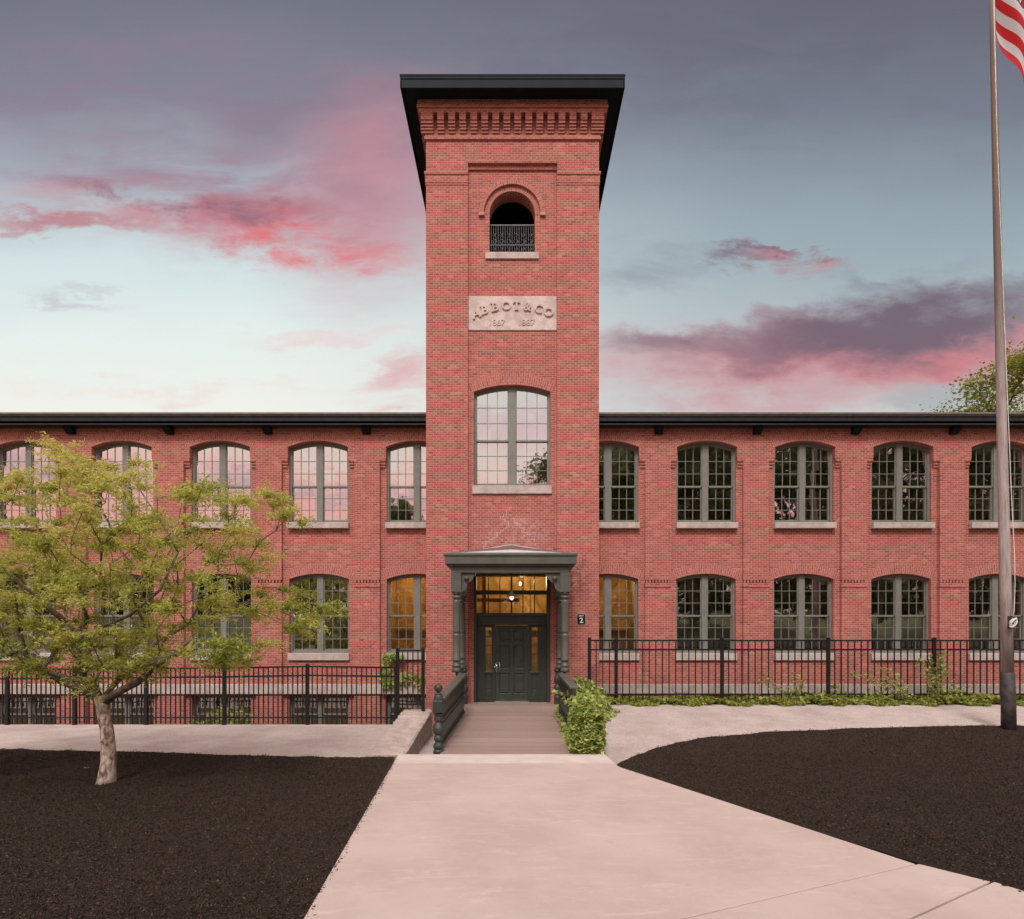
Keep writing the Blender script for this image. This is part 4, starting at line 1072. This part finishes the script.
def big_tree(name,label,loc,h,w,mat,seed,nclump=60,nleaf=70,leaf=.34,group=None,trunk=.3,low=.35):
    rs=np.random.RandomState(seed); x,y,z=loc
    t=thing(name,label,'tree',loc,group)
    T=[]
    for i in range(nclump):
        a=rs.uniform(0,6.283); r=math.sqrt(rs.rand()); zz_=rs.uniform(low,.97); rr=math.sin(math.pi*min(1,(zz_-low)/(1-low)*.86+.12))**.7*w*r
        T.append((x+rr*math.cos(a),y+rr*math.sin(a),z+zz_*h))
    fk=(x,y,z+h*low*.8)
    nodes,par,cnt,tips=grow((x,y,z),fk,T,.03,seed,0)
    mb=MB(); branch_mesh(mb,nodes,par,cnt,.032,6,trunk); mb.tube([(x,y,z-.3),(x,y,z+.5),fk],[trunk*1.3,trunk,trunk*.8],10); mb.build('trunk',M['bark_dark'],t,True)
    P=[];vb=[]
    for tip in tips:
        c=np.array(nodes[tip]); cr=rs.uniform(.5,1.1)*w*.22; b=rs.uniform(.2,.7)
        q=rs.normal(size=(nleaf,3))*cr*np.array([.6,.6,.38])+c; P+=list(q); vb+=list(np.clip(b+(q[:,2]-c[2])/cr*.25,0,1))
    leaf_object('crown',mat,P,leaf,t,.6,.4,varbase=np.array(vb),seed=seed)
    return t
big_tree('leafy_tree','yellow green tree crown rising above the roof behind the right wing',(30.2,33.5,0),18.6,5.4,M['leaf_back'],31,230,130,.20,low=.5)
# trees and hillside across the lawn, seen mirrored in the panes
gt_='trees across the lawn that the windows mirror'
lab='broad leafy tree across the lawn behind the viewer, mirrored in the window panes'
bt=big_tree('lawn_tree',lab,(9,-24,2.3),17.5,6.5,M['leaf_far'],41,110,110,.5,gt_)
def tree_copy(x,y,s_,rz):
    c=bt.copy(); COL.objects.link(c); c.location=(x,y,g(x,y)); c.scale=(s_,s_,s_); c.rotation_euler=(0,0,rz)
    for ch in bt.children:
        d=ch.copy(); COL.objects.link(d); d.parent=c
for x,y,s_,rz in ((6.3,-30,1.05,3),(-12,-27,.74,2.4),(17,-21,1.15,1),(25,-24,1.1,2),(33,-20,1.2,3),(41,-22,1.1,4),(50,-24,1.2,5),(13,-34,1.2,.5),(21,-33,1.25,2.6),
                  (-8.5,-27,.58,1.3),(-16,-33,.42,2),(-24,-35,.42,.3),(-32,-30,.40,4.4),(-41,-33,.46,5),(0,-36,.5,2.2),(-50,-36,.5,1)):
    tree_copy(x,y,s_,rz)

rs=np.random.RandomState(51); P=[]; vb=[]
for i in range(16000):
    x=rs.uniform(-95,95); hh=8.5+1.6*math.sin(x*.21)+1.2*math.sin(x*.53+1); u=rs.rand()**.8; P.append((x,-50+rs.normal(0,2.0)-u*2,4.0+u*hh)); vb.append(.2+.5*u)
tag(leaf_object('woodland',M['leaf_far'],P,1.5,None,.7,.3,varbase=np.array(vb),seed=52),'dark line of woods beyond the lawn behind the viewer','woods',kind='stuff')
# ------------------------------------------------------------------ ivy and ground cover
rs=np.random.RandomState(77)
def ivy_on_rail():
    P=[]
    while len(P)<8500:
        y=11.62+3.7*rs.rand(); t=(y-11.62)/3.7
        xl_=1.17+.20*min(1,t*2.2)+.02*math.sin(y*9); xr_=1.70+.80*max(0,(t-.45)/.55)**1.3+.05*math.sin(y*6)
        top=.42+.12*math.sin(y*5.1)+.06*math.sin(y*13)+.16*t
        u=rs.rand(); x=xl_+(xr_-xl_)*u
        side=math.sin(math.pi*min(1,max(0,u)))**.32
        zb=g(2,y)-.02; zt=zb+(top+.30*min(1,t*2)*(1-u)**2-zb)*side*(1-.30*u)
        k=rs.rand()
        if k<.55: z=zt+rs.normal(0,.02)
        else:
            z=zb+(zt-zb)*rs.rand()
            if rs.rand()<.5: x=rs.uniform(1.17,1.76); y=11.66+rs.normal(0,.03)+.05*math.sin(x*14)+.1*(z-zb)
        P.append((x+rs.normal(0,.035),y+rs.normal(0,.02),z+rs.normal(0,.03)))
    for k in range(60):        # loose shoots
        y=rs.uniform(11.95,15.2); x=rs.uniform(1.2,1.7+.5*max(0,(y-13.2)/2)); z0=.35+.25*rs.rand(); dx,dz=rs.normal(0,.25),rs.uniform(.05,.30)
        for i in range(16): u=i/16; P.append((x+dx*u,y-.1*u,z0+dz*u-.15*u*u+rs.normal(0,.015)))
    for k in range(26):        # runners over the gravel
        y=rs.uniform(12.2,15.4); xr_=1.74+.95*max(0,((y-11.9)/3.5-.35)/.65)**1.3; L=rs.uniform(.1,.3)
        for i in range(22): u=i/22; P.append((xr_-.05+L*u,y+rs.normal(0,.05),g(2,y)+.05+rs.rand()*.08*(1-u)))
    for i in range(1700):
        z=rs.uniform(-.46,.36); P.append((rs.uniform(1.15,1.72),11.74+.05*math.sin(z*9)+rs.normal(0,.03)-.12,z))
    for i in range(1500):
        y=rs.uniform(11.95,15.3); z=zr(y)+rs.rand()**1.3*(.72-.2*(y-11.9)/3.4); P.append((1.20+.16*min(1,(y-11.9)/1.6)+rs.normal(0,.03)+.03*math.sin(y*11+z*7),y,z))
    for i in range(500):
        y=rs.uniform(12,15.5); P.append((1.22-abs(rs.normal(0,.06)),y,zr(y)+abs(rs.normal(0,.05))))
    return P
iv=thing('ivy','thick bright green ivy covering the right ramp railing','ivy',(1.5,13,-.44))
leaf_object('leaves',M['leaf_ivy'],ivy_on_rail(),.105,iv,.48,.3,flat=(0,-.7,.3),lobes=True,seed=5)
mb=MB()
for k in range(14):
    y=rs.uniform(12.1,15.0); x=1.45+rs.uniform(-.1,.15); mb.tube([(x,y,-.46),(x+.05,y+.1,-.1),(x-.03,y+.25,.3),(x+.04,y+.4,.5)],[.012,.010,.008,.004],5)
mb.build('stems',M['bark_dark'],iv)
P=[]
for i in range(24000):
    x=rs.uniform(1.7,17.8); y=rs.uniform(15.62,16.85); h=.10+.06*math.sin(x*1.7)+.06*math.sin(x*4.3+y*3)+(.07 if x>6.5 else 0)
    if x<3: h+=.10
    edge=(y-15.62)/.25; h*=min(1,.25+edge)
    if y-15.62<.10*(1+math.sin(x*5)+.5*math.sin(x*13)): continue
    P.append((x,y,g(x,y)+max(.01,h)*rs.rand()**.6+.01))
tag(leaf_object('ground_ivy',M['leaf_ground'],P,.10,None,.5,.9,lobes=True,seed=15),'low green and yellowing ground ivy along the foot of the right fence','ground cover',kind='stuff')
def vine(px,ht,wd,n,seed,label,y=16.0,lean=0.0,base=.04,leaf=.075,xr_=None,name='climbing_vine'):
    r2=np.random.RandomState(seed); x0=(px-512.5)*y/600
    t=thing(name,label,'plant',(x0,y,base)); mb=MB(); P=[]
    for k in range(n):
        a=r2.normal(0,wd); L=ht*r2.uniform(.55,1.0); pts=[]
        for i in range(9):
            u=i/8; pts.append((x0+a*u+lean*u*u+.04*math.sin(u*7+k),y+r2.normal(0,.02)-.02+.06*math.sin(k*2.1+u*2),base+L*u*(1-.06*u)))
        mb.tube(pts,[.009*(1-.75*i/8) for i in range(9)],5)
        for i in range(int(L*42)):
            u=r2.rand()**.75; j=min(7,int(u*8)); q=np.array(pts[j])+(np.array(pts[j+1])-np.array(pts[j]))*(u*8-j); P.append(q+r2.normal(size=3)*np.array([.06,.04,.05])*(1.5-u*.8))
    mb.build('stem',M['bark_dark'],t); leaf_object('leaves',M['leaf_ivy'],P,leaf,t,.45,.3,lobes=True,seed=seed); return t
vine(793,1.05,.35,8,3,'spindly vine climbing the right fence near its third post',16.05,-.35)
vine(838,.62,.30,8,4,'low leafy shoots between the second and third bays of the right fence',16.2,-.1)
vine(905,1.15,.30,10,5,'tall sprawling green vine leaning left against the right fence',16.05,-.85,leaf=.082)
vine(932,1.55,.18,11,6,'tallest vine twining up the fence post left of the flagpole',16.02,.05,leaf=.082)
vine(952,.65,.35,8,7,'short pale vine beside the fence post left of the flagpole',16.1,.1)
vine(735,.45,.25,4,8,'small weedy sprig at the second post of the right fence',16.15,.2)
vine(871,.50,.35,8,9,'bushy low weed in front of the fourth window of the right wing',16.1,.15,leaf=.082)
# creeper on the water table beside the gate
cr=thing('wall_creeper','small bright creeper on the stone band behind the tall gate','plant',(-3.4,17.05,.4)); P=[]
for i in range(900):
    k=rs.rand()
    if k<.35: x=-3.7+abs(rs.normal(0,.14)); z=rs.uniform(.35,1.35)
    elif k<.75: x=rs.uniform(-3.75,-2.5); z=.62+rs.normal(0,.09)+.06*math.sin(x*8)
    else: x=rs.uniform(-3.6,-3.1); z=1.25+rs.normal(0,.05)
    P.append((x,17.08-rs.rand()*.09,z))
leaf_object('leaves',M['leaf_ivy'],P,.085,cr,.5,.1,flat=(0,-2,0),lobes=True,seed=25)
mb=MB(); mb.tube([(-3.7,17.1,-.6),(-3.68,17.08,.3),(-3.62,17.09,.9),(-3.3,17.1,1.25)],.01,5); mb.tube([(-3.68,17.08,.4),(-3.2,17.07,.62),(-2.6,17.07,.65)],.008,5); mb.build('stem',M['bark_dark'],cr)
# shrub in the areaway
sh=thing('areaway_shrub','pale yellow green shrub behind the left fence before a basement window','shrub',(-7.8,16.3,-1.85)); P=[]; mb=MB()
for k in range(16):
    a=rs.normal(0,.42); L=rs.uniform(1.5,1.98)*(1-.18*abs(a)); mb.tube([(-7.8+a*.2,16.3,-1.9),(-7.8+a*.7,16.25,-1.9+L*.6),(-7.8+a,16.2,-1.9+L)],[.014,.01,.004],5)
    for i in range(60): u=rs.uniform(.35,1.03); P.append((-7.8+a*(.1+.9*u)+rs.normal(0,.07),16.22+rs.normal(0,.12),-1.9+L*u+rs.normal(0,.05)))
mb.build('stem',M['bark_dark'],sh); leaf_object('leaves',M['leaf_ivy'],P,.11,sh,.45,.3,lobes=True,varbase=np.full(len(P),.72),seed=26)

# ------------------------------------------------------------------ world
w=bpy.data.worlds.new('World'); scene.world=w; w.use_nodes=True; t=NT(w.node_tree); t.n.clear()
SUN_EL=R(48); SUN_AZ=R(187)     # behind the viewer
tc=t.node('ShaderNodeTexCoord').outputs['Generated']; q=t.sep(tc)
az=t.math('ARCTAN2',q[0],q[1]); el=t.math('ARCSINE',q[2])
yc=t.math('MAXIMUM',q[1],.12); P2=t.comb(t.math('DIVIDE',q[0],yc),t.math('DIVIDE',q[2],yc))
nz=t.vm('SUBTRACT',t.noise(t.vm('MULTIPLY',P2,(1.0,2.6,1.0)),3.2,6,.62,.4,True),(.5,.5,.5))
fine=t.vm('SUBTRACT',t.noise(t.vm('MULTIPLY',P2,(1.0,2.2,1.0)),13,5,.65,.3,True),(.5,.5,.5))
fsc=t.vm('SCALE',fine); fsc.node.inputs['Scale'].default_value=.07
nsc=t.vm('SCALE',nz); nsc.node.inputs['Scale'].default_value=.16
PD=t.vm('ADD',t.vm('ADD',P2,nsc),fsc)
def sr(c): return tuple(((x/255)/12.92 if x<=10 else ((x/255+.055)/1.055)**2.4) for x in c)
def ae(px,py):
    u=(px-512.5)/600; v=(636-py)/600; a=math.atan(u); return a,math.atan(v*math.cos(a))
vv=t.math('ADD',t.sep(P2)[1],t.math('MULTIPLY',t.sep(nsc)[1],.55))
vf=t.math('DIVIDE',vv,1.2); E1=lambda y:(636-y)/600/1.2
E=lambda d:d/60
left=t.ramp(vf,[(0,sr((242,232,218))),(E1(420),sr((241,241,232))),(E1(336),sr((229,238,234))),(E1(264),sr((210,225,227))),(E1(185),sr((170,176,187))),(E1(100),sr((134,134,148))),(E1(-30),sr((108,112,127)))])
right=t.ramp(vf,[(0,sr((210,200,196))),(E1(420),sr((203,201,201))),(E1(336),sr((186,192,196))),(E1(264),sr((160,176,183))),(E1(200),sr((146,161,170))),(E1(110),sr((120,126,140))),(E1(-30),sr((98,98,112)))])
c=t.mix(t.mr(t.sep(P2)[0],-.5,.5),left,right)
def blob(c,px,py,sx,sy,rot,col,amt,edge=(1.15,.35),vec=PD,tex=None):
    a,e=(px-512.5)/600,(636-py)/600; k=1/600
    d=t.vm('SUBTRACT',vec,(a,e,0.0)); s_=t.sep(d); ca,sa_=math.cos(R(rot)),math.sin(R(rot))
    U=t.math('ADD',t.math('MULTIPLY',s_[0],ca/(sx*k)),t.math('MULTIPLY',s_[1],sa_/(sx*k)))
    V=t.math('ADD',t.math('MULTIPLY',s_[0],-sa_/(sy*k)),t.math('MULTIPLY',s_[1],ca/(sy*k)))
    d2=t.vm('LENGTH',t.comb(U,V),out=1); m=t.mr(d2,edge[0],edge[1],0,amt)
    if tex is not None: m=t.math('MULTIPLY',m,tex)
    return t.mix(m,c,sr(col))
streak=t.mr(t.noise(t.vm('MULTIPLY',P2,(1.0,3.2,1.0)),3.6,6,.62,.5),.34,.66)
streak2=t.mr(t.noise(t.vm('MULTIPLY',P2,(1.0,2.4,1.0)),8,7,.7,.6),.36,.64)
# left: mauve veil, pink glow, ragged pink bank with a darker crest
c=blob(c,200,105,380,85,-4,(142,124,142),.75,(1.25,.05),tex=streak)
c=blob(c,370,190,140,110,70,(200,134,146),.7,(1.2,.1))
c=blob(c,240,195,210,50,-6,(158,126,142),.85,(1.3,.1),tex=streak)
c=blob(c,225,222,210,38,-6,(206,120,130),.75,(1.45,.0),tex=streak)
c=blob(c,215,222,210,26,-6,(205,112,120),.5,(1.3,.1),tex=streak2)
c=blob(c,310,245,110,22,-10,(226,112,118),.85,(1.25,.2),tex=streak2)
c=blob(c,190,205,170,18,-8,(140,104,120),.85,(1.3,.1),tex=streak2)
c=blob(c,60,228,90,12,-3,(186,106,116),.7,(1.3,.2))
c=blob(c,70,295,70,9,-8,(190,188,192),.6,(1.2,.2),tex=streak)
c=blob(c,330,335,110,10,0,(236,196,196),.6,(1.2,.2),tex=streak)
c=blob(c,200,385,220,10,0,(238,208,200),.6,(1.2,.1),tex=streak)
c=blob(c,400,375,60,22,20,(220,150,156),.7,(1.2,.2),tex=streak)
# right: small lit cloud, mauve bank with pink underside
c=blob(c,720,60,420,90,5,(104,102,117),.5,(1.3,.0),tex=streak)
c=blob(c,820,300,190,16,14,(140,138,150),.55,(1.3,.1),tex=streak)
c=blob(c,900,285,120,10,-18,(120,120,134),.6,(1.3,.1),tex=streak)
c=blob(c,650,265,70,24,0,(138,138,150),.6,(1.2,.2),tex=streak)
c=blob(c,745,260,46,11,-2,(130,114,127),.85,(1.3,.3),tex=streak2)
c=blob(c,805,262,55,11,3,(200,116,128),.85,(1.35,.15),tex=streak2)
c=blob(c,790,255,62,6,2,(132,104,118),.8,(1.2,.3),tex=streak2)
c=blob(c,860,352,330,44,2,(200,122,130),.85,(1.3,.15))
c=blob(c,720,392,220,22,-4,(206,146,152),.8,(1.2,.2),tex=streak)
c=blob(c,900,322,230,34,8,(114,98,112),.95,(1.3,.25))
c=blob(c,690,340,120,22,4,(140,112,126),.8,(1.2,.2),tex=streak)
c=blob(c,935,392,70,26,8,(172,178,180),.85,(1.15,.4))
c=blob(c,640,400,70,18,0,(196,190,194),.6,(1.2,.2))
c=blob(c,965,345,80,14,12,(208,124,130),.7,(1.2,.3),tex=streak)
# the sky behind the viewer: bright even overcast with rosy layers low down
eb=t.math('DIVIDE',t.math('ADD',el,t.math('MULTIPLY',t.sep(nsc)[1],.5)),R(60))
back=t.ramp(eb,[(E(4),(.80,.52,.47)),(E(9.5),(.95,.47,.43)),(E(11.3),(.98,.52,.46)),(E(12.6),(.60,.42,.47)),(E(14),(.98,.60,.55)),(E(16),(.90,.76,.68)),(E(19),(.80,.62,.65)),(E(21.5),(.82,.78,.76)),(E(60),(.95,.94,.96))])
bm_=t.mr(q[1],.12,-.25)
c=t.mix(bm_,c,t.mix(1.0,back,(1.55,1.50,1.46),'MULTIPLY'))
zen=t.mr(el,R(52),R(70)); c=t.mix(zen,c,(1.75,1.64,1.62))
low=t.mr(el,R(-1),R(-6)); c=t.mix(low,c,(.10,.085,.07))
sky=t.node('ShaderNodeTexSky',sky_type='NISHITA'); sky.sun_disc=False; sky.sun_elevation=SUN_EL; sky.sun_rotation=SUN_AZ; sky.air_density=1.0; sky.dust_density=2.0
bg1=t.node('ShaderNodeBackground'); t.put(bg1.inputs[0],sky.outputs[0]); bg1.inputs[1].default_value=.05
bg2=t.node('ShaderNodeBackground'); t.put(bg2.inputs[0],c); bg2.inputs[1].default_value=1.0
mx=t.node('ShaderNodeMixShader'); mx.inputs[0].default_value=.96; t.l.new(bg1.outputs[0],mx.inputs[1]); t.l.new(bg2.outputs[0],mx.inputs[2])
o=t.node('ShaderNodeOutputWorld'); t.l.new(mx.outputs[0],o.inputs[0])
sd=bpy.data.lights.new('sun','SUN'); sd.energy=2.0; sd.angle=R(14); sd.color=(1,.93,.88)
so=bpy.data.objects.new('sun',sd); COL.objects.link(so)
dv=Vector((math.sin(SUN_AZ)*math.cos(SUN_EL),math.cos(SUN_AZ)*math.cos(SUN_EL),math.sin(SUN_EL)))
so.rotation_euler=dv.to_track_quat('Z','Y').to_euler(); so.location=(0,-20,30)

# ------------------------------------------------------------------ camera
cd=bpy.data.cameras.new('camera'); cd.sensor_width=36; cd.lens=36*600/1024; cd.shift_y=(636-459.5)/1024; cd.shift_x=-.5/1024; cd.clip_end=3000; cd.clip_start=.05
co=bpy.data.objects.new('camera',cd); COL.objects.link(co); co.location=(0,0,CAMZ); co.rotation_euler=(R(90),0,0); scene.camera=co
vs_=scene.view_settings; vs_.view_transform='Standard'; vs_.look='None'; vs_.gamma=1; vs_.exposure=0.07
scene.cycles.max_bounces=8; scene.cycles.transparent_max_bounces=12
